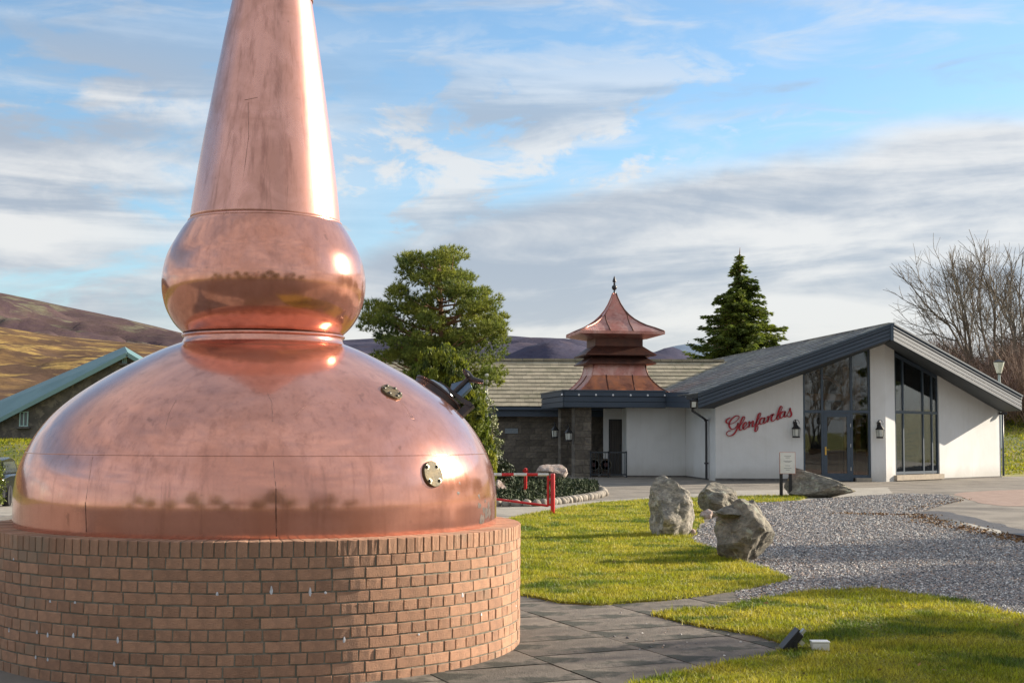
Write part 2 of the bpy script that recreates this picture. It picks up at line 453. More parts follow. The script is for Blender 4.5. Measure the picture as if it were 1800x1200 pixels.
# puddle in the gutter between gravel and road, with leaf litter
m_water = mat('puddle water', (.02, .022, .025), None, rough=.04)
sheet('puddle', wobble(smoothpoly(gp([(1636, 917), (1660, 911), (1700, 920), (1765, 935), (1810, 946), (1790, 953), (1720, 940), (1665, 928)])), .15, .05), .0145, m_water)
m_wet = mat('wet silt', (.06, .05, .04), (.10, .08, .06), 5, .5, .4)
sheet('gutter', wobble(smoothpoly(gp([(1585, 905), (1640, 896), (1700, 908), (1790, 930), (1900, 950), (1890, 965), (1790, 957), (1700, 940), (1620, 925)])), .2, .08), .0105, m_wet)
m_leaf = mat('fallen leaves', (.16, .075, .03), (.27, .16, .06), 4, .8, rand=.6)
pts = []
for c0, c1, k, w in ((( 1600, 908), (1690, 930), 420, .35), ((1690, 930), (1810, 957), 500, .25), ((1480, 905), (1630, 908), 260, .3), ((1600, 898), (1690, 878), 160, .25)):
    a, b = G(*c0), G(*c1)
    t = rng.random(k)[:, None]; q = np.array(a)[None] * (1 - t) + np.array(b)[None] * t; q[:, :2] += rng.normal(0, w * .6, (k, 2)); pts.append(q)
for poly, k in ((LA, 110), (LB, 70)):
    q = scatter(poly, k, 8); pts.append(np.stack([q[:, 0], q[:, 1], np.full(k, .045)], 1))
q = np.concatenate(pts); q[:, 2] = .034 + rng.uniform(0, .012, len(q)) + gz(q[:, 1])
d = rand_dirs(len(q)); d[:, 2] *= .3
v, f = leaf_tris(q, rng.uniform(.03, .06, len(q)), .6, d)
tag(fastmesh('fallen_leaves', v, f, m_leaf), 'brown fallen leaves along the puddle and on the lawns', None, None, 'stuff')

# paving path of slabs
m_slab = mat('stone slab', (.115, .10, .082), (.19, .165, .135), 3.2, .88, .7, 45, objrand=.2, third=(.045, .047, .036), tscale=2.1, tlo=.47, thi=.60)
m_joint = mat('slab joint', (.06, .058, .042), (.085, .075, .058), 9, .95, .4)
PATH = gp([(300, 1085), (918, 1046), (985, 1060), (1050, 1066), (1290, 1040), (1330, 1045), (1390, 1062), (1270, 1075), (1150, 1086), (1250, 1108), (1330, 1120), (1400, 1140),
           (1330, 1162), (1220, 1187), (1120, 1215), (1000, 1290), (900, 1500), (-400, 1500)])
pav = sheet('path', PATH, .008, m_joint); pav.name = 'paved_path'
u = Vector((.4, -.917)); w2 = Vector((.917, .4)); org = G(905, 1145).to_2d()
slab_meshes = []
for k in range(6):
    b = MB(); b.box((0, 0, 0), (.885, .585, .04)); me = b.mesh('slab'); me.materials.append(m_slab)
    for vtx in me.vertices: vtx.co.x += random.uniform(-.004, .004); vtx.co.y += random.uniform(-.004, .004)
    slab_meshes.append(me)
PA = np.array(PATH)
PC = Vector((-1.915, 10.95))
for i in range(-9, 9):
    for j in range(-9, 12):
        c = org + w2 * ((i + .5) * .9) + u * ((j + .5 * (i % 2)) * .6)
        if c.y < 6.6 or c.y > 14.5 or c.x < -1.2 or c.x > 5: continue
        cor = [c + w2 * (.44 * a) + u * (.29 * e) for a, e in ((-1, -1), (1, -1), (1, 1), (-1, 1))]
        # clip the slab to the path outline by its corners: keep if the centre or two corners are in
        ins = inpoly(np.array([tuple(p) for p in cor] + [tuple(c)]), PATH)
        if ins.sum() < 1: continue
        if all((p - PC).length < 1.95 for p in cor): continue
        o = link('slab', slab_meshes[(i * 3 + j) % 6], None, pav, (c.x, c.y, -.0085 + random.uniform(0, .003) + float(gz(c.y))))
        o.rotation_euler = (random.uniform(-.003, .003), random.uniform(-.003, .003), math.atan2(w2.y, w2.x))
        o.rotation_euler = (Matrix.Rotation(.0129, 3, 'X') @ o.rotation_euler.to_matrix()).to_euler()

# ------------------------------------------------------------------ hills
def hill(name, crest, Yc, Yn, m, seed, amp, base=-5., nx=220, ny=46):
    crest = sorted(crest); cxs = np.array([c[0] for c in crest], float); cys = np.array([c[1] for c in crest], float)
    V = []; pxs = np.linspace(cxs[0], cxs[-1], nx); pys = np.interp(pxs, cxs, cys)
    # soften the polyline
    pys = np.convolve(np.pad(pys, 6, mode='edge'), np.ones(13) / 13, 'valid')
    for j in range(ny + 6):
        t = j / (ny - 1) if j < ny else 1 + (j - ny + 1) * .12
        for i in range(nx):
            top = W(pxs[i], pys[i], Yc); yy = Yn + (Yc - Yn) * t
            x = top.x * (.35 + .65 * yy / Yc)
            prof = (t ** .82) if t <= 1 else max(0, 1 - (t - 1) * .9)
            z = base + (top.z - base) * prof
            z += amp * fbm(x, yy, 2.2 / (Yc * .12), seed) * (math.sin(min(t, 1) * PI) * .9 + .04)
            V.append((x, yy, z))
    I = (np.arange(ny + 5)[:, None] * nx + np.arange(nx - 1)[None]).ravel()
    o = fastmesh(name, V, np.stack([I, I + 1, I + nx + 1, I + nx], 1), m, smooth=True); o['kind'] = 'structure'
    return o
def hillmat(name, cols, s, st=(1, 1, 3)):
    m = bpy.data.materials.new(name); m.use_nodes = True; t = NT(m.node_tree); b = t.n['Principled BSDF']
    co = t.scale(t.new('ShaderNodeTexCoord').outputs['Object'], st)
    n1 = t.noise(co, s, 8, .62, .6); n2 = t.noise(co, s * 3.1, 7, .6, .3); n3 = t.noise(co, s * 14, 5, .7)
    c = t.mix(t.step(n1, .42, .56), cols[0], cols[1]); c = t.mix(t.step(n2, .50, .60), c, cols[2])
    n4 = t.noise(co, s * 45, 4, .75); c = t.mix(t.m('MULTIPLY', t.step(n3, .42, .62), .55), c, cols[3]); c = t.mix(t.m('MULTIPLY', t.step(n4, .5, .66), .45), c, tuple(v * .5 for v in cols[3]))
    t.l.new(c, b.inputs['Base Color']); b.inputs['Roughness'].default_value = 1; b.inputs['Specular IOR Level'].default_value = .05
    bn = t.new('ShaderNodeBump'); bn.inputs['Strength'].default_value = .7; bn.inputs['Distance'].default_value = .6 / s * .05
    t.l.new(n2, bn.inputs['Height']); t.l.new(bn.outputs[0], b.inputs['Normal'])
    return m
hm_gold = hillmat('golden moorland', ((.22, .135, .06), (.11, .068, .045), (.40, .27, .09), (.09, .055, .04)), .03, (.6, 1, 3))
hm_heath = hillmat('heather moorland', ((.105, .07, .072), (.075, .05, .058), (.155, .145, .10), (.10, .07, .06)), .0045)
hm_far = hillmat('purple moor with painted haze', ((.075, .07, .105), (.06, .06, .095), (.09, .075, .10), (.06, .06, .10)), .0022)  # purple with haze and cloud shade painted into the colour
hm_far2 = hillmat('far hill with painted haze', ((.22, .28, .36), (.2, .26, .35), (.24, .29, .36), (.22, .28, .36)), .001)  # pale blue haze of distance put straight into the colour
hill('hill_near', [(-900, 520), (-300, 545), (0, 574), (90, 590), (200, 600), (330, 612), (520, 640), (800, 700)], 520, 150, hm_gold, 1.3, 3.5, base=-2)
hill('hill_left', [(-1500, 420), (-700, 430), (-300, 455), (0, 514), (80, 531), (150, 545), (235, 563), (320, 586), (420, 607), (600, 640), (900, 700)], 1900, 620, hm_heath, 5.1, 26)
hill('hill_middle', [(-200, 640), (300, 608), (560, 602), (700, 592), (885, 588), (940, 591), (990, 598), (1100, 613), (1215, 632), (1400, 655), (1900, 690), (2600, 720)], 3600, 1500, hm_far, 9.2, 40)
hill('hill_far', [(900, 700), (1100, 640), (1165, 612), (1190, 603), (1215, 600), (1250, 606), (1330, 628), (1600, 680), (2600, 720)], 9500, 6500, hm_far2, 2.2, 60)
#@@STILL
# ------------------------------------------------------------------ brick plinth
AX = Vector((-1.915, 10.95, 0)); PR = 1.985; PTOP = .831
m_brick = mat('buff brick', (.48, .265, .165), (.39, .22, .14), 22, .92, .6, 110, objrand=.17, rand=.10, third=(.35, .235, .16), tscale=2.2, tlo=.47, thi=.68)
m_mortar = mat('dark mortar', (.27, .245, .19), (.17, .16, .12), 12, .95, .7, 90)
m_lime = mat('lime stain', (.72, .74, .78), (.5, .5, .52), 30, .9)
plinth = thing('brick_plinth', 'round buff brick plinth carrying the big copper still', 'plinth', AX)
b = MB(); b.lathe([(PR - .0055, -.2), (PR - .0055, PTOP - .10), (PR - .009, PTOP - .004), (PR - .21, PTOP - .004), (PR - .21, PTOP - .09), (0, PTOP - .09)], 200)
b.build('mortar', m_mortar, plinth, smooth=True, angle=30)
def brick_mesh(w, h, dep, seed):
    """curved-face brick, outer face at local -Y radius PR"""
    rr = random.Random(seed); n = 3; V = []
    for k in range(n + 1):
        a = (k / n - .5) * w / PR
        for r_ in (PR - dep, PR):
            for z in (-h / 2, h / 2):
                V.append((math.sin(a) * r_, -math.cos(a) * r_, z))
    F = []
    for k in range(n):
        i = k * 4; j = i + 4
        F += [(i + 2, j + 2, j + 3, i + 3), (i, i + 1, j + 1, j), (i + 1, i + 3, j + 3, j + 1), (i, j, j + 2, i + 2)]
    F += [(0, 2, 3, 1), (4 * n, 4 * n + 1, 4 * n + 3, 4 * n + 2)]
    me = bpy.data.meshes.new('brick'); me.from_pydata(V, [], F)
    bm = bmesh.new(); bm.from_mesh(me)
    bmesh.ops.recalc_face_normals(bm, faces=bm.faces)
    ed = [e for e in bm.edges if sum((vv.co.xy.length > PR - .001) for vv in e.verts) == 2 and len(e.link_faces) == 2 and e.calc_face_angle(0) > .5]
    bmesh.ops.bevel(bm, geom=ed, offset=.0035, segments=1, affect='EDGES')
    for v in bm.verts: v.co += Vector((rr.uniform(-.0018, .0018), rr.uniform(-.0018, .0018), rr.uniform(-.0018, .0018)))
    bm.to_mesh(me); bm.free(); me.materials.append(m_brick)
    return me
SOL = [brick_mesh(.0615, .098, .208, k) for k in range(5)]
HEAD = [brick_mesh(.1030, .0658, .05, 10 + k) for k in range(5)]
STR = [brick_mesh(.2160, .0658, .05, 20 + k) for k in range(5)]
bricks = []
view = math.atan2(AX.x, AX.y)                      # direction camera -> axis
def put_course(z, meshes, step, ph):
    n = round(2 * PI * PR / step); n_ = n
    for k in range(n_):
        a = ph + 2 * PI * k / n_
        bricks.append((a, z, meshes[k % len(meshes)], step))
z = PTOP - .05; put_course(z, SOL, .0705, .01)
z = PTOP - .10 - .0375
for c in range(12):
    if c % 2 == 0: put_course(z, HEAD, .1125, .011 + .5 * .1125 / PR * ((c // 2) % 2) + random.uniform(-.004, .004))
    else: put_course(z, STR, .225, .02 * ((c // 2) % 2) + random.uniform(-.004, .004))
    z -= .0747
cands = []
for a, z, me, st in bricks:
    wpos = AX + Vector((math.sin(a) * PR, -math.cos(a) * PR, z)); nrm = Vector((math.sin(a), -math.cos(a), 0))
    v = (Vector((0, 0, CAMZ)) - wpos); face = nrm.dot(v.normalized()); px, py = proj(wpos)
    h = .097 if me in SOL else .0645
    w_ = {id(m): .0605 for m in SOL}.get(id(me)) or (.1015 if me in HEAD else .2145)
    score = face * h * w_ / v.length_squared if (face > 0 and -5 < px < 1800 and py < 1203) else -1
    cands.append((score, a, z + random.uniform(-.001, .001), me))
cands.sort(key=lambda c: -c[0])
rest_v, rest_f, kk = [], [], 0
for i, (s_, a, z, me) in enumerate(cands):
    if i < 298 and s_ > 0:
        o = bpy.data.objects.new('brick', me); COL.objects.link(o); o.parent = plinth
        o.location = (0, random.uniform(-.002, .002), z); o.rotation_euler = (0, 0, a)
        o.location = Matrix.Rotation(a, 3, 'Z') @ Vector((0, random.uniform(-.002, .0015), z))
    else:
        M = Matrix.Translation((0, 0, z)) @ Matrix.Rotation(a, 4, 'Z') @ Matrix.Translation((0, random.uniform(-.002, .0015), 0))
        for v in me.vertices: rest_v.append(tuple(M @ v.co))
        for p in me.polygons: rest_f.append(tuple(kk + q for q in p.vertices))
        kk += len(me.vertices)
me = bpy.data.meshes.new('brickwork'); me.from_pydata(rest_v, [], rest_f); o = link('brickwork', me, m_brick, plinth); o['kind'] = 'stuff'
# lime drips out of the joints
def on_plinth(px, py):
    d = ray(px, py); a = d.x ** 2 + d.y ** 2; bq = -2 * (d.x * AX.x + d.y * AX.y); c = AX.x ** 2 + AX.y ** 2 - PR * PR
    t = (-bq - math.sqrt(bq * bq - 4 * a * c)) / (2 * a); return Vector((0, 0, CAMZ)) + d * t
for px, py, L in ((477, 1036, 14), (545, 1040, 16), (572, 1041, 5), (382, 1043, 6), (605, 1123, 10), (207, 1124, 12), (65, 1110, 7), (84, 1115, 8), (129, 1116, 9), (16, 1106, 9),
                  (63, 1154, 6), (84, 1158, 6), (201, 1166, 8), (813, 1045, 8), (88, 1056, 5), (132, 1058, 4), (24, 982, 4), (846, 1079, 5), (907, 1064, 4), (736, 1114, 4)):
    p = on_plinth(px, py) - AX; nrm = Vector((p.x, p.y, 0)).normalized(); tn = Vector((-nrm.y, nrm.x, 0)); s_ = 1 / 290.
    b = MB(); rr = random.Random(px)
    ring = []
    for k in range(14):
        t = 2 * PI * k / 14; rx = (.4 + .22 * rr.random()) * 6 * s_ * 1.25; rz_ = L * s_ * (.5 + .15 * rr.random())
        sxx = math.sin(t); ring.append(p + tn * (math.cos(t) * rx * (.35 + .65 * (1 - (sxx + 1) / 2))) + Vector((0, 0, sxx * rz_)) + nrm * .001)
    b.add([p + nrm * .0045] + ring, [(0, k + 1, (k + 1) % 14 + 1) for k in range(14)])
    b.build('lime_stain', m_lime, plinth, smooth=True)

# ------------------------------------------------------------------ copper still
def copper(name, base, base2, rough, seed, streak=1., z0=0, dull=0.):
    m = bpy.data.materials.new(name); m.use_nodes = True; t = NT(m.node_tree); b = t.n['Principled BSDF']
    co = t.new('ShaderNodeTexCoord').outputs['Object']
    sep = t.new('ShaderNodeSeparateXYZ'); t.l.new(co, sep.inputs[0])
    st = t.noise(t.scale(co, (9, 9, .7)), 1.5, 7, .68, .2)       # streaks that run down the metal
    cl = t.noise(co, 1.6 + seed * .1, 6, .6, .7)
    fine = t.noise(t.scale(co, (1, 1, .55)), 42, 5, .7)
    c = t.mix(t.step(cl, .40, .66), base, base2)
    c = t.mix(t.m('MULTIPLY', t.step(st, .47, .72), .50 * streak), c, (base[0] * .50, base[1] * .44, base[2] * .42))
    c = t.mix(t.m('MULTIPLY', t.step(fine, .5, .75), .30), c, (base[0] * .62, base[1] * .5, base[2] * .45))
    sp = t.noise(co, 7.5, 3, .5); c = t.mix(t.m('MULTIPLY', t.step(sp, .70, .76), .35), c, (.16, .08, .05))
    t.l.new(c, b.inputs['Base Color']); b.inputs['Metallic'].default_value = .84; b.inputs['Coat Weight'].default_value = .35; b.inputs['Coat Roughness'].default_value = .04; b.inputs['Coat IOR'].default_value = 1.6
    rg = t.m('ADD', rough, t.m('ADD', t.m('MULTIPLY', t.step(st, .4, .75), .05), t.m('MULTIPLY', t.step(cl, .35, .7), .03 + dull)))
    t.l.new(rg, b.inputs['Roughness'])
    bn = t.new('ShaderNodeBump'); bn.inputs['Strength'].default_value = .55; bn.inputs['Distance'].default_value = .006
    wv = t.noise(co, 2.6, 2, .4); hh = t.m('ADD', t.m('MULTIPLY', wv, 1.0), t.m('ADD', t.m('MULTIPLY', fine, .035), t.m('MULTIPLY', t.noise(co, 11, 2, .4), .06)))
    t.l.new(hh, bn.inputs['Height']); t.l.new(bn.outputs[0], b.inputs['Normal'])
    return m
m_cop = copper('copper body', (.84, .40, .30), (.72, .32, .225), .125, 0)
m_cop_bulb = copper('copper bulb', (.82, .385, .28), (.70, .30, .20), .12, 3, .8)
m_cop_neck = copper('copper neck', (.82, .42, .33), (.64, .31, .23), .25, 5, 1.6, dull=.05)
m_seam = mat('oxidised seam', (.12, .055, .035), (.26, .13, .09), 14, .6, metal=.6)
m_brass = mat('weathered brass', (.15, .115, .06), (.09, .075, .045), 18, .6, .3, metal=.4)
m_bolt = mat('dull bolt steel', (.22, .21, .17), (.12, .11, .09), 30, .4, metal=.8)
m_black = mat('black rubber and iron', (.018, .018, .022), (.03, .03, .035), 12, .45)
still = thing('copper_still', 'large bulbous copper pot still on the round brick plinth', 'still', AX + Vector((0, 0, PTOP - .09)))
SZ = PTOP - .09
def catmull(P, sub=6):
    out = []
    for i in range(len(P) - 1):
        p0, p1, p2, p3 = P[max(i - 1, 0)], P[i], P[i + 1], P[min(i + 2, len(P) - 1)]
        for k in range(sub):
            t = k / sub; out.append(tuple(.5 * (2 * b_ + (c_ - a_) * t + (2 * a_ - 5 * b_ + 4 * c_ - d_) * t * t + (-a_ + 3 * b_ - 3 * c_ + d_) * t ** 3) for a_, b_, c_, d_ in zip(p0, p1, p2, p3)))
    return out + [tuple(P[-1])]
DOME = [(1.798, .742), (1.799, .822), (1.801, .933), (1.799, 1.07), (1.776, 1.224), (1.725, 1.361), (1.650, 1.499), (1.541, 1.637), (1.390, 1.771), (1.182, 1.912), (.980, 2.028), (.780, 2.128), (.625, 2.190)]
DP = catmull(DOME, 6)
BULB = [(.600, 2.262), (.674, 2.335), (.733, 2.435), (.765, 2.540), (.777, 2.645), (.770, 2.738), (.738, 2.868), (.676, 2.990), (.625, 3.075), (.585, 3.128)]
NECK = [(.577, 3.125), (.553, 3.33), (.510, 3.65), (.436, 4.124), (.373, 4.508), (.309, 4.875)]
def sh(prof): return [(r_, z - SZ) for r_, z in prof]
body = MB().lathe(sh(DP), 200).build('pot', m_cop, still, smooth=True)
MB().lathe(sh([(.622, 2.185), (.612, 2.20), (.606, 2.215), (.604, 2.232), (.618, 2.238), (.622, 2.246), (.618, 2.256), (.602, 2.262)]), 120).build('collar', m_cop_bulb, still, smooth=True, angle=35)
MB().lathe(sh([(.603, 2.2625), (.609, 2.262), (.609, 2.272), (.612, 2.272)]), 120).build('gasket', m_seam, still, smooth=True)
MB().lathe(sh(catmull(BULB, 6)), 140).build('bulb', m_cop_bulb, still, smooth=True)
neck = MB().lathe([(r_, z - 3.12) for r_, z in catmull(NECK, 4) + [(.292, 4.98), (.270, 5.15), (.262, 5.6)]], 128).build('neck', m_cop_neck, still, smooth=True)
neck.location = (0, 0, 3.12 - SZ); neck.rotation_euler = (0, math.radians(.9), 0)
MB().lathe([(.3115, 1.765), (.3155, 1.77), (.3145, 1.785), (.309, 1.79)], 100).build('neck_band', m_seam, neck, smooth=True)
MB().lathe(sh([(.585, 3.115), (.592, 3.122), (.588, 3.135), (.577, 3.140)]), 120).build('weld', m_cop_neck, still, smooth=True)
NP_ = catmull(NECK, 4)
def surf(px, py, prof=None):
    """first hit of a photo ray with the still's surface -> local point, outward normal"""
    prof = prof or DP; d = ray(px, py); o = Vector((0, 0, CAMZ)); t = 7.5
    zs = [p[1] for p in prof]; rs = [p[0] for p in prof]
    while t < 12:
        p = o + d * t; q = p - AX; r_ = math.hypot(q.x, q.y)
        if zs[0] <= p.z <= zs[-1] and r_ <= np.interp(p.z, zs, rs): break
        t += .002
    a = math.atan2(q.y, q.x); e = .01
    dr = (np.interp(p.z + e, zs, rs) - np.interp(p.z - e, zs, rs)) / (2 * e)
    nrm = Vector((math.cos(a), math.sin(a), -dr)).normalized()
    return Vector((q.x, q.y, p.z - SZ)), nrm
def seam(pxs, w, parent=None, prof=None, material=None, name='seam', lift=.0015):
    b = MB(); L = []
    for i in range(len(pxs) - 1):
        for k in range(6):
            t = k / 6; L.append(surf(pxs[i][0] * (1 - t) + pxs[i + 1][0] * t, pxs[i][1] * (1 - t) + pxs[i + 1][1] * t, prof))
    L.append(surf(*pxs[-1], prof)); V = []
    for i, (p, nn) in enumerate(L):
        d = (L[min(i + 1, len(L) - 1)][0] - L[max(i - 1, 0)][0]).normalized(); s_ = d.cross(nn).normalized() * w * .5 * (.6 + .6 * random.random())
        V += [p - s_ + nn * .0003, p + nn * lift, p + s_ + nn * .0003]
    F = []
    for i in range(len(L) - 1):
        F += [(3 * i, 3 * i + 1, 3 * i + 4, 3 * i + 3), (3 * i + 1, 3 * i + 2, 3 * i + 5, 3 * i + 4)]
    return b.add(V, F).build(name, material or m_seam, still, smooth=True)
m_scr = mat('scratch in copper', (.36, .18, .14), (.5, .28, .22), 20, .5, metal=.9)
seam([(150, 882), (151, 905), (152, 934)], .010, lift=.004)
seam([(163, 803), (157, 840), (151, 880)], .006, material=m_scr)
seam([(485, 858), (485, 900), (486, 942)], .010, lift=.004)
seam([(480, 800), (482, 830), (485, 856)], .006, material=m_scr)
seam([(471, 692), (478, 706), (480, 740)], .007, material=m_scr)
seam([(518, 730), (535, 714), (560, 708), (592, 706)], .004, material=m_scr)
seam([(290, 755), (298, 725), (310, 702)], .005, material=m_scr)
seam([(716, 725), (722, 735), (728, 736), (724, 728)], .005, material=m_scr)
seam([(700, 700), (715, 718), (722, 730)], .004, material=m_scr)
seam([(430, 176), (455, 171), (490, 182), (508, 205), (510, 260), (505, 345)], .006, prof=NP_, material=m_scr)
seam([(470, 205), (482, 212), (490, 240), (492, 320)], .005, prof=NP_, material=m_scr)
seam([(436, 180), (437, 240), (428, 310)], .005, prof=NP_, material=m_scr)
# weld line round the shoulder
MB().lathe(sh([(1.7245, 1.3660), (1.7266, 1.3625), (1.7262, 1.3585)]), 200).build('weld', m_cop, still, smooth=True)
# dark stains low on the right
m_stain = mat('black stain', (.045, .035, .03), (.10, .065, .05), 20, .6)
rr = random.Random(4)
def blotch(px, py, r_, m, name='stain'):
    p, nn = surf(px, py); a = nn.orthogonal().normalized(); c = nn.cross(a); n = 12
    V = [p + nn * .0022]
    for k in range(n):
        t = 2 * PI * k / n; q = p + (a * math.cos(t) + c * math.sin(t)) * r_ * rr.uniform(.45, 1.15)
        V.append(q + nn * .0006)
    MB().add(V, [(0, k + 1, (k + 1) % n + 1) for k in range(n)]).build(name, m, still, smooth=True)
for px, py, r_ in ((846, 910, .045), (843, 888, .03), (850, 896, .03), (855, 903, .05), (859, 888, .04), (842, 872, .022), (806, 866, .016), (808, 849, .012), (850, 912, .04), (860, 900, .05), (853, 880, .02)): blotch(px, py, r_, m_stain)
# round bolted cover plates
def cover(px, py, rad, nb, label):
    p, nn = surf(px, py); R = nn.to_track_quat('Z', 'Y').to_matrix()
    pl = MB().lathe([(0, -.02), (rad, -.02), (rad, .010), (rad * .965, .014), (rad * .9, .0145), (rad * .5, .0155), (0, .0155)], 40).build('cover_plate', m_brass, still, smooth=True, angle=30)
    pl.location = p; pl.rotation_euler = R.to_euler(); pl['label'] = label
    for k in range(nb):
        t = 2 * PI * (k + .5) / nb
        q = MB().lathe([(.0, .012), (.012, .012), (.013, .022), (.009, .026), (0, .026)], 6).lathe([(.017, .0135), (.017, .016), (0, .0165)], 12).build('bolt', m_bolt, pl, smooth=False)
        q.location = (math.cos(t) * rad * .76, math.sin(t) * rad * .76, 0)
cover(760, 833, .092, 4, 'brass cover plate with four bolts, low on the right of the pot')
cover(688, 690, .082, 6, 'smaller bolted cover plate high on the shoulder of the pot')
# hinged manway on the far shoulder
ca = math.atan2(-AX.x, -AX.y); ang = math.atan2(-AX.y, -AX.x) + math.radians(99)
rm, zm = 1.372, 1.785; dirn = Vector((math.cos(ang), math.sin(ang), 0)); nn = Vector((dirn.x * .62, dirn.y * .62, .785)).normalized()
pos = Vector((dirn.x * rm, dirn.y * rm, zm - SZ)); R = nn.to_track_quat('Z', 'Y').to_matrix()
m_lid = mat('dull lid metal', (.42, .40, .38), (.32, .25, .2), 7, .22, metal=1.)
m_bluep = mat('blue grey clamp plate', (.10, .16, .24), (.16, .22, .3), 6, .3, metal=.7)
man = MB().lathe([(.16, -.06), (.215, -.06), (.215, .045), (.225, .05), (.225, .066), (.16, .066), (.16, -.05)], 40).build('manway', m_black, still, smooth=True, angle=30)
man.location = pos; man.rotation_euler = R.to_euler()
MB().lathe([(.158, .06), (.15, .085), (.12, .104), (.07, .117), (0, .122)], 36).build('lid', m_lid, man, smooth=True)
inv = R.transposed()
vx = inv @ Vector((1, -.2, 0)); vx.z = 0; vx.normalize(); vy = Vector((-vx.y, vx.x, 0))
# clamp bar over the lid, hinge lug and screw handle
b = MB(); b.bar(-vx * .05 + Vector((0, 0, .125)), vx * .30 + Vector((0, 0, .11)), .06, .03, vy.cross(vx)); b.bar(vx * .285 + Vector((0, 0, .13)), vx * .255 + Vector((0, 0, -.03)), .06, .045, vy)
b.build('clamp_bar', m_black, man)
b = MB(); b.tube([vx * .10 + Vector((0, 0, .12)), vx * .13 + Vector((0, 0, .31))], .02, 10); b.tube([vx * .05 + Vector((0, 0, .33)), vx * .10 + Vector((0, 0, .315)), vx * .16 + Vector((0, 0, .30)), vx * .25 + Vector((0, 0, .33))], [.016, .03, .026, .018], 10)
b.tube([vx * .11 - vy * .07 + Vector((0, 0, .30)), vx * .13 + vy * .07 + Vector((0, 0, .30))], .016, 8)
b.build('handle', m_black, man, smooth=True, angle=40)
b = MB(); b.prism([vx * .06 + Vector((0, 0, .12)), vx * .03 + Vector((0, 0, .18)), vx * .12 + Vector((0, 0, .285)), vx * .19 + Vector((0, 0, .25)), vx * .17 + Vector((0, 0, .13))], vy * .05)
b.build('clamp_plate', m_bluep, man, bevel=.008)
#@@BUILD
# ------------------------------------------------------------------ visitor building with the prow gable
m_white = mat('white render', (.74, .73, .70), (.68, .67, .64), 1.6, .9, .25, 60, third=(.60, .58, .54), tscale=.6, tlo=.5, thi=.8)
m_base = mat('base render', (.10, .095, .09), (.15, .14, .13), 8, .9, .3)
m_fascia = mat('slate blue cladding', (.040, .060, .090), (.050, .070, .10), 1, .55, objrand=.08)
m_frame = mat('blue grey frame', (.050, .075, .105), (.06, .085, .12), 8, .4)
m_tile = mat('grey roof tile', (.24, .235, .225), (.16, .16, .155), 2.2, .85, .5, 40, rand=.3, third=(.33, .32, .27), tscale=1.1, tlo=.5, thi=.65)
m_tile2 = mat('mossy brown tile', (.36, .315, .225), (.28, .25, .175), 2.5, .9, .4, 40, rand=.15, third=(.20, .19, .12), tscale=1.2, tlo=.52, thi=.7)
m_sof = mat('dark soffit', (.035, .045, .055), None, rough=.7)
m_alu = mat('pale metal', (.6, .6, .58), (.5, .5, .5), 20, .35, metal=.8)
m_gold = mat('brass handle', (.75, .5, .12), None, rough=.3, metal=1.)
m_sill = mat('sandstone sill', (.42, .36, .28), (.35, .30, .24), 8, .85, .3)
m_wood = mat('varnished timber', (.30, .15, .06), (.22, .10, .04), 5, .5, stretch=(1, 1, .15))
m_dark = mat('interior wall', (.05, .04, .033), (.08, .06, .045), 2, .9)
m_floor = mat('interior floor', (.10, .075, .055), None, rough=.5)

def glass(name, tint=(.7, .72, .7), refl=.5):
    m = bpy.data.materials.new(name); m.use_nodes = True; t = NT(m.node_tree); out = t.n['Material Output']; t.n.remove(t.n['Principled BSDF'])
    tr = t.new('ShaderNodeBsdfTransparent'); tr.inputs[0].default_value = (*tint, 1)
    gl = t.new('ShaderNodeBsdfGlossy'); gl.inputs['Roughness'].default_value = .015; gl.inputs[0].default_value = (.8, .85, .9, 1)
    co = t.new('ShaderNodeTexCoord').outputs['Object']; bn = t.new('ShaderNodeBump'); bn.inputs['Strength'].default_value = .15; bn.inputs['Distance'].default_value = .01
    t.l.new(t.noise(co, 1.3, 2, .4), bn.inputs['Height']); t.l.new(bn.outputs[0], gl.inputs['Normal'])
    fr = t.new('ShaderNodeFresnel'); fr.inputs['IOR'].default_value = 1.5
    f = t.m('ADD', t.m('MULTIPLY', fr.outputs[0], .9), refl * .10, clamp=True)
    mx = t.new('ShaderNodeMixShader'); t.l.new(f, mx.inputs[0]); t.l.new(tr.outputs[0], mx.inputs[1]); t.l.new(gl.outputs[0], mx.inputs[2]); t.l.new(mx.outputs[0], out.inputs[0])
    return m
m_glass = glass('window glass', (.8, .8, .76), .5)

def renderwall():
    m = bpy.data.materials.new('weathered white render'); m.use_nodes = True; t = NT(m.node_tree); b = t.n['Principled BSDF']
    co = t.new('ShaderNodeTexCoord').outputs['Object']; sep = t.new('ShaderNodeSeparateXYZ'); t.l.new(co, sep.inputs[0])
    st = t.noise(t.scale(co, (5, 5, .25)), 1.2, 7, .65, .2); bl = t.noise(co, .8, 6, .6, .5); gr = t.noise(co, 38, 4, .7)
    c = t.mix(t.step(bl, .4, .7), (.76, .77, .77), (.70, .705, .70)); c = t.mix(t.m('MULTIPLY', t.step(st, .50, .72), .14), c, (.52, .51, .47))
    dirt = t.m('MULTIPLY', t.m('SUBTRACT', 1.0, t.step(t.m('ADD', sep.outputs[2], t.m('MULTIPLY', bl, -.5)), -.22, .28)), .38); c = t.mix(dirt, c, (.34, .31, .25))
    c = t.mix(t.m('MULTIPLY', t.step(gr, .55, .8), .25), c, (.5, .5, .48)); t.l.new(c, b.inputs['Base Color']); b.inputs['Roughness'].default_value = .92
    bn = t.new('ShaderNodeBump'); bn.inputs['Strength'].default_value = .8; bn.inputs['Distance'].default_value = .012; t.l.new(gr, bn.inputs['Height']); t.l.new(bn.outputs[0], b.inputs['Normal']); return m
m_white = renderwall()
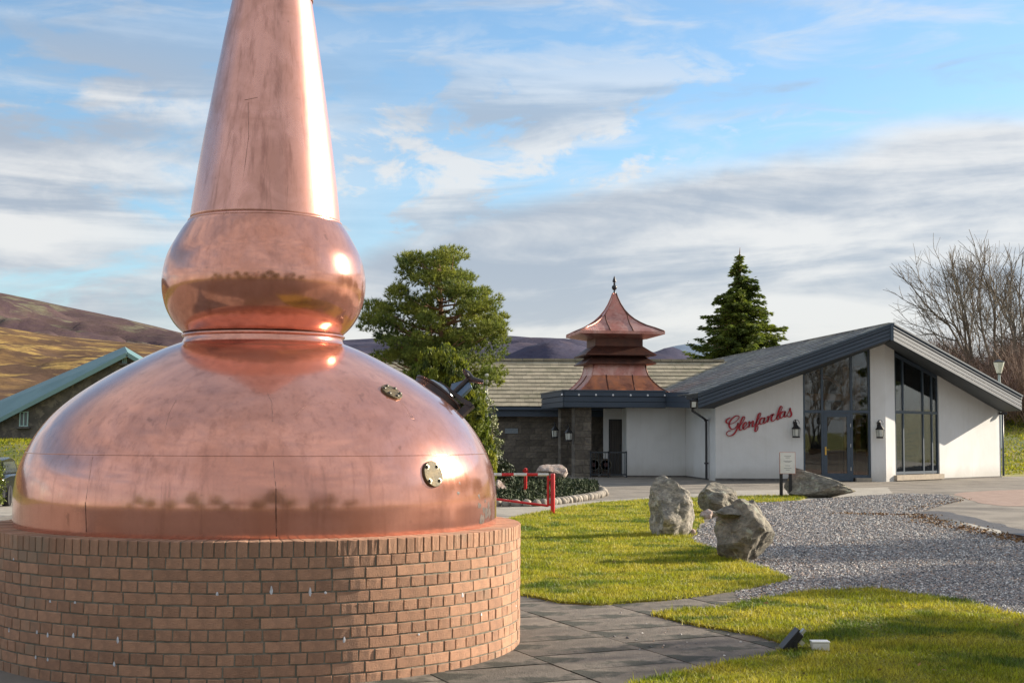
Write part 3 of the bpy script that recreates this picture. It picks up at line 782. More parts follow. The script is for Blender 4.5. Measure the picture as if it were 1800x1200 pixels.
bld = thing('visitor_building', 'white rendered building with slate blue prow gable and tall glazed entrance', 'building', (0, 0, 0))
YW = 45.8
A_ = Vector(G(1258, 844.5)[:2]); A_.y = YW; A_.x = colplan(1258, (0, YW), (30, YW)).x
L0 = Vector((0, YW)); L1 = Vector((30, YW))
FOLD = colplan(1557, L0, L1); D_ = Vector(G(1760, 838.5)[:2])
def onL(px): return colplan(px, L0, L1)
def onR(px): return colplan(px, FOLD, D_)
P_ = W(1567, 570.6, 44.0); E1 = W(1227, 692.5, 44.9); E2 = W(1794, 697, 49.8)
rd = Vector((-.104, .9946, 0)); RL = 25.5
# the left roof plane and the right roof plane share the ridge
def plane_z(p0, p1, x, y):
    n = (p1 - p0).cross(rd); return p0.z - (n.x * (x - p0.x) + n.y * (y - p0.y)) / n.z
zL = lambda p: plane_z(P_, E1, p[0], p[1]) - .20
zR = lambda p: plane_z(P_, E2, p[0], p[1]) - .20
def wall(name, p, q, z0, zt, m, th=.25, parent=bld, n=1, inward=None):
    """upright wall from plan point p to q; zt is a function or number for the top; thickness goes away from the camera"""
    p = Vector(p[:2]); q = Vector(q[:2]); d = (q - p).normalized(); nn = Vector((-d.y, d.x)) * th
    if inward is not None and nn.dot(inward) < 0: nn = -nn
    za, zb = (zt(p), zt(q)) if callable(zt) else (zt, zt)
    z0a, z0b = (z0(p), z0(q)) if callable(z0) else (z0, z0)
    b = MB(); pl = [(p.x, p.y, z0a), (q.x, q.y, z0b), (q.x, q.y, zb), (p.x, p.y, za)]
    return b.prism(pl, (nn.x, nn.y, 0)).build(name, m, parent)
back = Vector((0, 1))
# front walls (left flank) with the window gap 1412..1531
wall('wall', A_, onL(1412), -.1, zL, m_white, inward=back)
pil = wall('pillar', onL(1531), onL(1557), -.1, zL, m_white, .5, inward=back)
wall('pillar', onR(1557), onR(1573.5), -.1, zR, m_white, .5, inward=back)
wall('wall', onR(1651), D_, -.1, zR, m_white, inward=back)
wall('base_course', A_ + Vector((-.02, -.03)), onL(1412) + Vector((0, -.03)), -.1, .09, m_base, .02, inward=back)
wall('base_course', onR(1651) + Vector((.02, -.03)), D_ + Vector((.02, -.03)), -.1, .05, m_base, .02, inward=back)
# side wall of the right flank running back and the eave side wall on the left
Db = D_ + Vector(rd[:2]) * 20
wall('wall', D_ - Vector((.12, -.12)), Db, -.1, 2.75, m_white, .25, inward=Vector((-1, 0)))
# roof slabs
def slab_roof(name, a, b_, c, d, th, m):
    n = (b_ - a).cross(d - a).normalized()
    if n.z < 0: n = -n
    return MB().prism([a, b_, c, d], -n * th).build(name, m, bld)
Pb, E1b, E2b = P_ + rd * RL, E1 + rd * RL, E2 + rd * RL
dn = Vector((0, 0, -.045))
slab_roof('roof_deck', P_ + dn, E1 + dn, E1b + dn, Pb + dn, .12, m_sof)
slab_roof('roof_deck', P_ + dn, E2 + dn, E2b + dn, Pb + dn, .12, m_sof)
def tiles(name, top0, top1, bot0, bot1, gauge, wid, m, parent, th=.028, seed=0, lift=.02):
    """overlapping tiles: top0-top1 is the ridge line, bot0-bot1 the eave"""
    r_ = np.random.default_rng(seed); top0, top1, bot0, bot1 = map(Vector, (top0, top1, bot0, bot1))
    nc = int(((bot0 - top0).length) / gauge); V = []; F = []; k = 0
    nrm = (top1 - top0).cross(bot0 - top0).normalized()
    if nrm.z < 0: nrm = -nrm
    for c in range(nc):
        a0 = top0.lerp(bot0, c / nc); a1 = top1.lerp(bot1, c / nc); b0 = top0.lerp(bot0, (c + 1.12) / nc); b1 = top1.lerp(bot1, (c + 1.12) / nc)
        nt = max(2, int((b1 - b0).length / wid)); off = .5 * (c % 2) / nt
        for i in range(nt + 1):
            s0 = min(1, max(0, i / nt - off)); s1 = min(1, max(0, (i + .985) / nt - off))
            if s1 - s0 < .2 / nt: continue
            j0, j1 = r_.uniform(0, .004), r_.uniform(.0, .006)
            q = [a0.lerp(a1, s0) + nrm * .004, a0.lerp(a1, s1) + nrm * .004, b0.lerp(b1, s1) + nrm * (lift + j1), b0.lerp(b1, s0) + nrm * (lift + j0)]
            dwn = (bot0 - top0).normalized() * r_.uniform(-.006, .008)
            q[2] = q[2] + dwn; q[3] = q[3] + dwn
            V += [tuple(p) for p in q] + [tuple(p + nrm * th) for p in q]
            F += [(k, k + 1, k + 2, k + 3), (k + 4, k + 7, k + 6, k + 5), (k + 3, k + 2, k + 6, k + 7), (k, k + 3, k + 7, k + 4), (k + 1, k + 5, k + 6, k + 2)]
            k += 8
    o = fastmesh(name, V, F, m, parent); o['kind'] = 'stuff'; return o
tiles('roof_tiles', P_ + rd * .02, Pb, E1 + rd * .02, E1b, .30, .33, m_tile, bld, seed=1)
tiles('roof_tiles', P_ + rd * .02, Pb, E2 + rd * .02, E2b, .30, .33, m_tile, bld, seed=2)
b = MB()
for k in range(int(RL / .45)):
    c = P_ + rd * (k * .45 + .2) + Vector((0, 0, .035)); b.box(c, (.20, .43, .06), math.atan2(rd.y, rd.x) - PI / 2)
o = b.build('ridge_tiles', m_tile, bld); o['kind'] = 'stuff'
# cladding boards of the two fascias, four each
def fascia(a, b_, htot, out, n=4, th=.04, name='fascia_board', m=None, par=None):
    for k in range(n):
        z0 = -(k + 1) * htot / n + .020; z1 = -k * htot / n
        o_ = Vector(out) * (th + (.022 if k == 0 else .0))
        bb = MB(); A0 = a + Vector((0, 0, z0)); A1 = a + Vector((0, 0, z1)); B0 = b_ + Vector((0, 0, z0)); B1 = b_ + Vector((0, 0, z1))
        bb.prism([A0, B0, B1, A1], o_); bb.build(name, m or m_fascia, par or bld, bevel=.006)
    bb = MB(); bb.prism([a + Vector((0, 0, -htot + .006)), b_ + Vector((0, 0, -htot + .006)), b_ + Vector((0, 0, -.006)), a + Vector((0, 0, -.006))], Vector(out) * .012); bb.build('fascia_backing', m_sof, par or bld)
dl = (P_ - E1); outL = Vector((dl.y, -dl.x, 0)).normalized()
if outL.y > 0: outL = -outL
drr = (E2 - P_); outR = Vector((drr.y, -drr.x, 0)).normalized()
if outR.y > 0: outR = -outR
fascia(E1, P_, .46, outL); fascia(P_, E2, .50, outR)
b = MB(); b.bar(E1 + outL * .05 + Vector((0, 0, .02)), P_ + outL * .05 + Vector((0, 0, .02)), .10, .05); b.bar(P_ + outR * .05 + Vector((0, 0, .02)), E2 + outR * .05 + Vector((0, 0, .02)), .10, .05)
b.build('verge_trim', m_frame, bld)
b = MB(); b.bar(P_ + Vector((0, -.055, .03)), P_ + Vector((0, -.055, -.49)), .09, .05, Vector((0, 1, 0))); b.build('corner_trim', m_frame, bld)
# soffits behind the fascias
def soffit(a, b_, w0, w1, dz_):
    poly = [a + Vector((0, 0, -dz_)), b_ + Vector((0, 0, -dz_)), w1, w0]
    V = [tuple(p) for p in poly]; MB().add(V + [(x, y, z + .02) for x, y, z in V], [(0, 1, 2, 3), (4, 7, 6, 5), (0, 4, 5, 1), (1, 5, 6, 2), (2, 6, 7, 3), (3, 7, 4, 0)]).build('soffit', m_sof, bld)
wA = Vector((A_.x, A_.y + .1, E1.z - .43)); wP = Vector((FOLD.x, FOLD.y + .15, P_.z - .5)); wD = Vector((D_.x, D_.y + .15, 2.34))
soffit(E1, P_, wA, wP, .45); soffit(P_, E2, wP, wD, .49)
# gutter along the right eave end and small outlet
b = MB(); b.bar(E2 + Vector((-.1, .02, -.30)), E2b + Vector((-.1, 0, -.30)), .12, .10); b.build('gutter', m_frame, bld)
b = MB(); p = D_ + Vector((.10, .05)); b.tube([(p.x, p.y, 2.28), (p.x, p.y, .05)], .038, 10); b.build('downpipe', m_frame, bld, smooth=True)
b = MB(); b.box((D_.x + .06, D_.y - .12, 2.28), (.26, .16, .09)); b.build('outlet_box', m_black, bld, bevel=.01)

# windows
def zpx(py, px, Yd): return W(px, py, Yd).z
def frame_bar(p, q, z0, z1, w_, dep, name, par, m=m_frame, off=.06):
    """vertical board region between plan points p,q from z0 to z1"""
    return wall(name, p + back * off, q + back * off, z0, z1, m, dep, par, inward=back)
ZT = zpx(723, 1470, YW)
def window(cols, onf, zf, zb, zfloor, skip=()):
    w = thing('window_wall', None, None); w.parent = bld
    w.name = 'window'
    hw = .035
    n = len(cols)
    for i, px in enumerate(cols):
        c = onf(px); d = (onf(px + 4) - onf(px - 4)).normalized() * hw
        if i == 0: a_, b_ = c, c + 2 * d
        elif i == n - 1: a_, b_ = c - 2 * d, c
        else: a_, b_ = c - d, c + d
        frame_bar(a_, b_, zfloor, lambda q: zf(q) - .02, 0, .08, 'mullion', w)
    for i in range(n - 1):
        e = (onf(cols[i] + 4) - onf(cols[i] - 4)).normalized()
        a_ = onf(cols[i]) + e * (hw * (2 if i == 0 else 1)); b_ = onf(cols[i + 1]) - e * (hw * (2 if i == n - 2 else 1))
        frame_bar(a_, b_, ZT - .045, ZT + .045, 0, .07, 'transom', w)
        frame_bar(a_, b_, zb, zb + .09, 0, .07, 'sill_rail', w) if i not in skip else None
        frame_bar(a_, b_, lambda q: zf(q) - .13, lambda q: zf(q) - .02, 0, .07, 'head_rail', w)
        wall('pane', a_ + back * .095, b_ + back * .095, ZT + .045, lambda q: zf(q) - .13, m_glass, .012, w, inward=back)
        if i not in skip: wall('pane', a_ + back * .095, b_ + back * .095, zb + .09, ZT - .045, m_glass, .012, w, inward=back)
    return w
zfL = lambda p: plane_z(P_, E1, p[0], p[1]) - .42
zfR = lambda p: plane_z(P_, E2, p[0], p[1]) - .42
wl = window([1412, 1446.5, 1498, 1531], onL, zfL, .12, -.02, skip=(1,))
wr = window([1574, 1589.5, 1624.5, 1640, 1650.5], onR, zfR, .22, .2)
# the glazed door inside the left window
door = thing('door', None, None); door.parent = bld
e = Vector((1, 0)); a_ = onL(1446.5) + e * .04; b_ = onL(1498) - e * .04
frame_bar(a_, a_ + e * .11, .02, ZT - .05, 0, .07, 'stile', door); frame_bar(b_ - e * .11, b_, .02, ZT - .05, 0, .07, 'stile', door)
frame_bar(a_ + e * .11, b_ - e * .11, ZT - .17, ZT - .05, 0, .07, 'rail', door); frame_bar(a_ + e * .11, b_ - e * .11, .02, .26, 0, .07, 'rail', door)
wall('pane', a_ + e * .11 + back * .09, b_ - e * .11 + back * .09, .26, ZT - .17, m_glass, .012, door, inward=back)
hx = a_.x + .055; b = MB(); b.box((hx, YW + .045, .98), (.05, .02, .26)); b.tube([(hx, YW + .04, 1.02), (hx, YW - .01, 1.02), (hx + .11, YW - .01, 1.02)], .012, 8); b.build('handle', m_gold, door)
for zz_ in (.35, 1.1, 1.75): b = MB(); b.tube([(b_.x + .0, YW + .045, zz_), (b_.x + .0, YW + .045, zz_ + .11)], .015, 8); b.build('hinge', m_alu, door)
b = MB(); b.box(((onL(1504).x + onL(1530).x) / 2, YW + .02, .06), (onL(1530).x - onL(1503).x, .24, .12)); b.build('window_sill', m_sill, bld, bevel=.01)
b = MB(); b.box(((onL(1412).x + onL(1446).x) / 2, YW + .02, .05), (onL(1445).x - onL(1413).x, .24, .12)); b.build('window_sill', m_sill, bld, bevel=.01)
o = wall('window_sill', onR(1572) + Vector((.05, -.10)), onR(1655) + Vector((.05, -.10)), .03, .20, m_sill, .3, inward=back)
# interior: floor, far walls, posts, an arched brace
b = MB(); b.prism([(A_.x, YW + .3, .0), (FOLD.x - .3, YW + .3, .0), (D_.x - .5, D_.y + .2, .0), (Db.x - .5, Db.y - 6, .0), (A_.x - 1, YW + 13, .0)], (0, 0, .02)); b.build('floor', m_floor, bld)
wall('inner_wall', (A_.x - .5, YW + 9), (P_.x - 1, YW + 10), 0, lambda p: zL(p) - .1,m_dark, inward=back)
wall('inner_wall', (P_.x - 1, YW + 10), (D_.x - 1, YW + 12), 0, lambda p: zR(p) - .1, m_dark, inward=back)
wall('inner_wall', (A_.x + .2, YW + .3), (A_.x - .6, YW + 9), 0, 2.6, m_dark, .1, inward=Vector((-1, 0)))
for px, yy in ((1487, 2.2), (1507, 1.2), (1420, 5), (1600, 3.5)):
    q = colplan(px, (0, YW + yy), (30, YW + yy)); b = MB(); b.box((q.x, q.y, 1.9), (.17, .17, 3.75)); b.build('timber_post', m_wood, bld)
b = MB(); q = colplan(1487, (0, YW + 2.2), (30, YW + 2.2)); pts = [(q.x - .9 + .9 * math.sin(t) , q.y, 2.55 + .9 * math.cos(t)) for t in np.linspace(0, PI / 2, 10)]
b.tube(pts, .07, 6); b.build('timber_brace', m_wood, bld)
b = MB(); b.bar((A_.x + 1.5, YW + 1.6, 2.75), (FOLD.x - .4, YW + 1.6, 2.75), .15, .22); b.build('timber_beam', m_wood, bld)
b = MB(); b.box((A_.x + 4.4, YW + 4.5, .5), (3.2, .7, 1.0)); b.build('counter', m_wood, bld, bevel=.02)

# low flat-fronted link between the gable and the porch
zP = 2.36
Bc = Vector(G(1205, 838)[:2]); Bc.y = 49.9; Bc = colplan(1205, (0, 49.9), (30, 49.9)); Bm = colplan(1241, (0, 47.0), (30, 47.0))
C8 = math.cos(math.radians(8)); S8 = math.sin(math.radians(8))
Bl = colplan(1101.5, (0, 49.75), (30, 49.75))
wall('wall', Bl, Bc, -.1, 2.5, m_white, inward=back)
wall('wall', Bc + Vector((.003, .0)), Bm, -.1, 2.6, m_white, inward=back)
wall('wall', Bm, A_ + Vector((-.01, .012)), -.1, 2.6, m_white, inward=back)
for p, q in ((Bl, Bc), (Bc, Bm), (Bm, A_)):
    wall('base_course', p + Vector((0, -.02)), q + Vector((0, -.02)), -.1, .05, m_base, .015, inward=back)
# swan-neck downpipe
g0 = W(1216.5, 703, 45.2); g1 = W(1217.5, 722, 45.2); g2 = W(1240, 737, 46.6); g3 = W(1241.3, 742, 46.6); g4 = Vector((g3.x, g3.y, .02))
b = MB(); b.tube([g0, g1, g2, g3, g4], .040, 10)
for zz_ in (1.95, .55): b.box((g3.x, g3.y, zz_), (.13, .10, .05))
b.build('downpipe', m_black, bld, smooth=True, angle=40)
b = MB(); b.bar(W(1209, 699, 45.3), W(1232, 694, 44.9), .14, .12); b.build('gutter', m_black, bld)
# eave fascia that joins the gable to the porch
cf = W(1180, 704, 49.0); ce = W(1214, 703, 46.0)

# ------------------------------------------------------------------ porch with the copper pagoda roof
m_stone = mat('grey granite block', (.20, .175, .14), (.13, .115, .10), 9, .95, .8, 50, objrand=.28, third=(.26, .22, .17), tscale=3)
m_stj = mat('stone joint', (.16, .145, .12), None, rough=.95)
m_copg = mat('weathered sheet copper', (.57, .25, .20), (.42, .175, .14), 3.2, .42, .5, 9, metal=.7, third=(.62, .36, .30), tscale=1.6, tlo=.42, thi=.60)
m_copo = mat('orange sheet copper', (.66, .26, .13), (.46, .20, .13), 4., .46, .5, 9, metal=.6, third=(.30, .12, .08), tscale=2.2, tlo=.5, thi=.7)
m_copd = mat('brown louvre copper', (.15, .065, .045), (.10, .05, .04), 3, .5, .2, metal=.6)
m_flat = mat('lead flat roof', (.22, .24, .27), (.3, .32, .34), 3, .6)
porch = thing('entrance_porch', 'flat roofed entrance porch with slate blue edge and granite pillars', 'porch', (0, 0, 0))
FL = Vector(W(991.5, 704, 48.6)); FL.z = 0; ex = Vector((C8, S8, 0)); ey = Vector((-S8, C8, 0))
zt, zb_ = 2.95, 2.38
FR = FL + ex * 3.55; FLb = FL + ey * 4.6; FRb = FR + ey * 4.6
up = lambda p, z: Vector((p.x, p.y, z))
MB().prism([up(FL, zb_ + .03), up(FR, zb_ + .03), up(FRb, zb_ + .03), up(FLb, zb_ + .03)], (0, 0, .03)).build('soffit', m_sof, porch)
MB().prism([up(FL, zt - .05), up(FR + ex * .6, zt - .05), up(FRb, zt - .05), up(FLb, zt - .05)], (0, 0, .03)).build('flat_roof', m_flat, porch)
fascia(up(FL, zt), up(FR, zt), zt - zb_, -ey, 3, m=m_fascia, par=porch); fascia(up(FLb, zt), up(FL, zt), zt - zb_, -ex, 3, par=porch)
# short return of the fascia to the gable's gutter
FQ = Vector(W(1212, 704, 46.2)); fascia(up(FR, zt - .02), up(FQ, zt - .1), .52, -ey, 3, par=porch)
MB().prism([up(FR, zt - .08), up(FQ, zt - .14), up(E1, E1.z - .06), up(E1 + rd * 4, E1.z - .05), up(FRb, zt - .05)], (0, 0, .03)).build('valley_roof', m_flat, porch)
b = MB(); b.bar(up(FL, zt + .02) - ey * .03 - ex * .03, up(FR, zt + .02) - ey * .03, .12, .04); b.bar(up(FLb, zt + .02) - ex * .03, up(FL, zt + .02) - ex * .03, .12, .04); b.build('edge_trim', m_frame, porch)
m_led = mat('small lamp glass', (.8, .82, .85), None, rough=.3)
for px in (987, 1017, 1047, 1077, 1108, 1138, 1168):
    p = up(colplan(px, FL[:2], FR[:2]).to_3d(), zt - .13) - ey * .055
    b = MB(); b.lathe([(0, -.012), (.035, -.012), (.035, .01), (0, .02)], 10, (0, 0, 0), Matrix.Rotation(PI / 2, 3, 'X')); o = b.build('edge_lamp', m_led, porch); o.location = p
# granite pillars, built from blocks
def pillar(px0, px1, Yd, z1):
    p = colplan(px0, (0, Yd), (30, Yd)); q = colplan(px1, (0, Yd), (30, Yd)); w_ = (q - p).length; pp = thing('pillar', None, None); pp.parent = porch
    c = (p + q) / 2; z = -.05; k = 0; pp.location = (c.x, c.y + w_ / 2, 0); pp.rotation_euler.z = math.radians(8)
    b = MB(); b.box((0, 0, z1 / 2), (w_ - .03, w_ - .03, z1)); b.build('core', m_stj, pp)
    while z < z1 - .05:
        h = min([.19, .26, .22, .30][k % 4], z1 - z)
        if k % 3 == 1: parts = [(-.25, .5), (.25, .5)]
        elif k % 3 == 2: parts = [(-.2, .6), (.3, .4)]
        else: parts = [(0, 1.)]
        for cx_, ww in parts:
            b = MB(); b.box((cx_ * w_, random.uniform(-.008, .004), z + h / 2), (ww * w_ - .012, w_ + random.uniform(0, .016), h - .014)); b.build('block', m_stone, pp, bevel=.012)
        z += h; k += 1
pillar(1007.5, 1038, 49.2, zb_ + .02); pillar(983, 1008, 51.6, zb_ + .02)
# inner walls of the porch: door wall and rear stone wall
m_doorw = mat('dark timber door', (.045, .04, .038), (.07, .06, .05), 4, .5, stretch=(6, 6, .4))
q0 = colplan(1061, (0, 51.4), (30, 51.4)); q1 = colplan(1103, (0, 51.4), (30, 51.4)); d0 = colplan(1070, (0, 51.4), (30, 51.4)); d1 = colplan(1098, (0, 51.4), (30, 51.4))
wall('wall', q0, d0, -.1, 2.4, m_white, .2, porch, inward=back); wall('wall', d1, q1, -.1, 2.4, m_white, .2, porch, inward=back); wall('wall', d0, d1, 2.02, 2.4, m_white, .2, porch, inward=back)
wall('wall', q1 + Vector((-.2, 0)), Bl, -.1, 2.4, m_white, .2, porch, inward=Vector((1, 0)))
dd = thing('door', None, None); dd.parent = porch
frame_bar(d0, d0 + Vector((.06, 0)), 0, 2.02, 0, .08, 'door_frame', dd, m_black, .05); frame_bar(d1 - Vector((.06, 0)), d1, 0, 2.02, 0, .08, 'door_frame', dd, m_black, .05); frame_bar(d0 + Vector((.06, 0)), d1 - Vector((.06, 0)), 1.96, 2.02, 0, .08, 'door_frame', dd, m_black, .05)
for k in range(5):
    t0, t1 = (k + .03) / 5, (k + .97) / 5; a_ = d0.lerp(d1, .12 + .76 * t0); b_ = d0.lerp(d1, .12 + .76 * t1)
    wall('door_plank', a_ + back * .08, b_ + back * .08, .02, 1.96, m_doorw, .04, dd, inward=back)
b = MB(); b.box((d1.x - .16, d1.y + .05, 1.0), (.04, .04, .22)); b.build('handle', m_black, dd)
# railing
m_rail = mat('black railing', (.02, .028, .038), None, rough=.4)
r0 = colplan(1038, (0, 48.9), (30, 48.9)); r1 = colplan(1101, (0, 48.9), (30, 48.9))
rail = thing('railing', 'black metal railing beside the granite pillar in front of the porch door', 'railing', (r0.x, r0.y, 0))
L = (r1 - r0).length
for nm, zz_ in (('handrail', .86), ('bottom_rail', .10)): MB().bar((0, 0, zz_), (L, 0, zz_), .045, .045).build(nm, m_rail, rail)
for k in range(3): MB().bar((L * k / 2, 0, 0), (L * k / 2, 0, .9), .045, .045).build('post', m_rail, rail)
for k in range(11):
    if k != 5: MB().tube([(L * (k + .5) / 11, 0, .12), (L * (k + .5) / 11, 0, .85)], .009, 6).build('baluster', m_rail, rail)
# casks standing behind the railing
m_cask = mat('dark cask staves', (.06, .04, .03), (.04, .028, .022), 9, .7)
m_caskend = mat('red cask head', (.075, .022, .022), (.05, .02, .02), 9, .7)
for px, lab in ((1043, 'small dark cask behind the railing, half hidden by the granite pillar'), (1064, 'small dark cask with a dull red head behind the railing, in front of the door')):
    p = colplan(px, (0, 49.8), (30, 49.8)); ck = thing('cask', lab, 'cask', (p.x, p.y, .42), 0, 'casks behind the railing'); ck.scale = (.76,) * 3; M = Matrix.Rotation(PI / 2, 3, 'X')
    MB().lathe([(.235, -.35), (.28, -.15), (.29, 0), (.28, .15), (.235, .35)], 20, M=M).build('staves', m_cask, ck, smooth=True, angle=40)
    MB().lathe([(0, .352), (.10, .354), (.10, .358), (0, .36)], 16, M=M).build('head', m_caskend, ck)
    for zz_ in (-.22, .22, .33, -.33):
        rr_ = .29 - abs(zz_) ** 2 * .42; MB().lathe([(rr_ - .005, zz_ - .02), (rr_ + .004, zz_ - .02), (rr_ + .004, zz_ + .02), (rr_ - .005, zz_ + .02)], 20, M=M).build('hoop', m_bolt, ck, smooth=True, angle=40)
    MB().box((0, 0, -.40), (.4, .5, .30)).build('cradle', m_cask, ck)

pag = thing('pagoda_roof', 'copper pagoda ventilator roof with two louvre skirts and black finial above the porch', 'pagoda', (0, 0, 0))
PCn = Vector(W(1080, 690, 51.2)); PCn.z = 0; pag.location = PCn; pag.rotation_euler.z = math.radians(8)
def sq_loft(prof, name, m, ay=.93, parent=pag, smooth=False, sub=6, closed=True):
    """square tower section: (half width, z) profile"""
    V = []; F = []; n = sub
    for h, z in prof:
        for s_ in range(4):
            for k in range(n):
                t = -1 + 2 * k / n
                x, y = [(t, -1), (1, t), (-t, 1), (-1, -t)][s_]
                V.append((x * h, y * h * ay, z))
    N = 4 * n
    for i in range(len(prof) - 1):
        for j in range(N): F.append((i * N + j, i * N + (j + 1) % N, (i + 1) * N + (j + 1) % N, (i + 1) * N + j))
    if closed: F.append(tuple(range(N))[::-1]); F.append(tuple((len(prof) - 1) * N + j for j in range(N)))
    return MB().add(V, F).build(name, m, parent, smooth=True, angle=28)
TP = [(1.50, 5.10), (1.22, 5.235), (.98, 5.335), (.80, 5.44), (.62, 5.57), (.45, 5.74), (.31, 5.93), (.19, 6.16), (.10, 6.40), (.055, 6.55)]
top = sq_loft([(.84, 4.86), (1.49, 5.0), (1.52, 5.0), (1.52, 5.10)] + TP, 'top_roof', m_copg)
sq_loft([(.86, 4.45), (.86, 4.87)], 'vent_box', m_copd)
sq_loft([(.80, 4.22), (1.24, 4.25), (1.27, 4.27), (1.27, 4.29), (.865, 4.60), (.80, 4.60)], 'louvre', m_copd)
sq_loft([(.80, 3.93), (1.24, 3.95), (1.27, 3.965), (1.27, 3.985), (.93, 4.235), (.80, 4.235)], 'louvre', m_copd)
LP = [(1.64, 2.93), (1.50, 3.02), (1.36, 3.13), (1.22, 3.27), (1.10, 3.42), (1.02, 3.56), (.97, 3.72), (.935, 3.94)]
low1 = sq_loft(LP[:6], 'skirt_roof', m_copo); low2 = sq_loft([(1.025, 3.545), (.975, 3.72), (.94, 3.94)], 'skirt_band', m_copg)
def rib(prof, u0, side, parent, ay=.93):
    pts = []
    for h, z in prof:
        x, y = [(u0, -1), (1, u0), (-u0, 1), (-1, -u0)][side]
        hx = h; xx = x * hx if abs(x) == 1 else min(abs(x) * prof[0][0], hx) * (1 if x > 0 else -1)
        pts.append((xx, y * hx * ay if abs(y) == 1 else y * hx * ay, z + .012))
    MB().tube(pts, .022, 6).build('standing_seam', m_copd, parent, smooth=True)
for u0 in (-.34, .30):
    rib(TP[:7], u0 * .85, 0, top)
    rib(LP[:6], u0 * .9, 0, low1)
for s_ in (1, 3): rib(TP[:6], .0, s_, top); rib(LP[:6], .0, s_, low1)
for sx_, sy_ in ((-1, -1), (1, -1), (1, 1), (-1, 1)):
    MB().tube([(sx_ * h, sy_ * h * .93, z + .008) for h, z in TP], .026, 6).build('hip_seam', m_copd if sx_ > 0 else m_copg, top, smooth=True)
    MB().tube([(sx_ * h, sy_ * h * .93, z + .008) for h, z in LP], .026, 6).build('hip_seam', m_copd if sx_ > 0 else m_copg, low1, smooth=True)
b = MB(); b.lathe([(.05, 6.52), (.045, 6.6), (.022, 6.63), (.03, 6.66), (.075, 6.70), (.10, 6.76), (.085, 6.82), (.03, 6.86), (.045, 6.90), (.022, 6.93), (.05, 6.96), (.075, 6.98), (.04, 7.10), (.012, 7.17), (0, 7.19)], 12); b.build('finial', m_black, pag, smooth=True, angle=50)

# ------------------------------------------------------------------ stone wing behind
wing = thing('stone_wing', 'low granite building with mossy tiled roof behind the porch', 'building', (0, 0, 0))
Y0 = 54.5
a0 = colplan(820, (0, Y0), (30, Y0)); a1 = colplan(1062, (0, Y0), (30, Y0))
wall('wall', a0 - Vector((3, 0)), a1 + Vector((6, 0)), -.1, 2.5, m_stj, .3, wing, inward=back)
# granite blocks that the picture shows: courses .23 high
random.seed(11)
bs = []
for k in range(5):
    L_ = [.42, .5, .36, .58, .46][k]; b = MB(); b.box((0, 0, 0), (L_ - .014, .05, .216)); me = b.mesh('block'); me.materials.append(m_stone); bs.append((L_, me))
z = .10; n_b = 0
while z < 2.2:
    x = colplan(862, (0, Y0), (30, Y0)).x + random.uniform(0, .3)
    while x < a1.x - .2:
        L_, me = random.choice(bs)
        o = bpy.data.objects.new('block', me); COL.objects.link(o); o.parent = wing; o.location = (x + L_ / 2, Y0 - .012 + random.uniform(-.006, .006), z + .115); n_b += 1
        x += L_
    z += .23
re0 = Vector((a0.x - 4, Y0 - .55, 2.50)); re1 = Vector((9.5, Y0 - .55, 2.50)); rr0 = Vector((a0.x - 4, Y0 + 4.4, 4.46)); rr1 = Vector((9.2, Y0 + 4.4, 4.46))
rb0 = Vector((a0.x - 4, Y0 + 9.3, 2.5)); rb1 = Vector((9.5, Y0 + 9.3, 2.5))
dn = Vector((0, 0, -.03))
MB().prism([re0 + dn, re1 + dn, rr1 + dn, rr0 + dn], (0, 0, -.12)).build('roof_deck', m_sof, wing)
MB().prism([rb0 + dn, rb1 + dn, rr1 + dn, rr0 + dn], (0, 0, -.12)).build('roof_deck', m_tile2, wing)
tiles('roof_tiles', rr0, rr1, re0, re1, .42, .34, m_tile2, wing, th=.022, seed=5, lift=.030)
b = MB()
for k in range(int((rr1.x - rr0.x) / .44)): b.box((rr0.x + .22 + k * .44, rr0.y, rr0.z + .07 + random.uniform(-.005, .005)), (.425, .26, .10))
o = b.build('ridge_tiles', m_tile2, wing); o['kind'] = 'stuff'
MB().box(((re0.x + re1.x) / 2, re0.y + .02, 2.31), (re1.x - re0.x, .03, .36)).build('fascia_board', m_fascia, wing)
MB().box(((re0.x + re1.x) / 2, re0.y - .07, 2.43), (re1.x - re0.x, .11, .10)).build('gutter', m_fascia, wing)
MB().box(((re0.x + re1.x) / 2, re0.y + .28, 2.15), (re1.x - re0.x, .5, .03)).build('soffit', m_sof, wing)
m_plq = mat('pale metal plaque', (.20, .24, .28), (.26, .3, .33), 14, .5)
q = colplan(899, (0, Y0), (30, Y0)); MB().box((q.x, Y0 - .06, zpx(757, 899, Y0)), (.50, .03, .20)).build('plaque', m_plq, wing, bevel=.008)

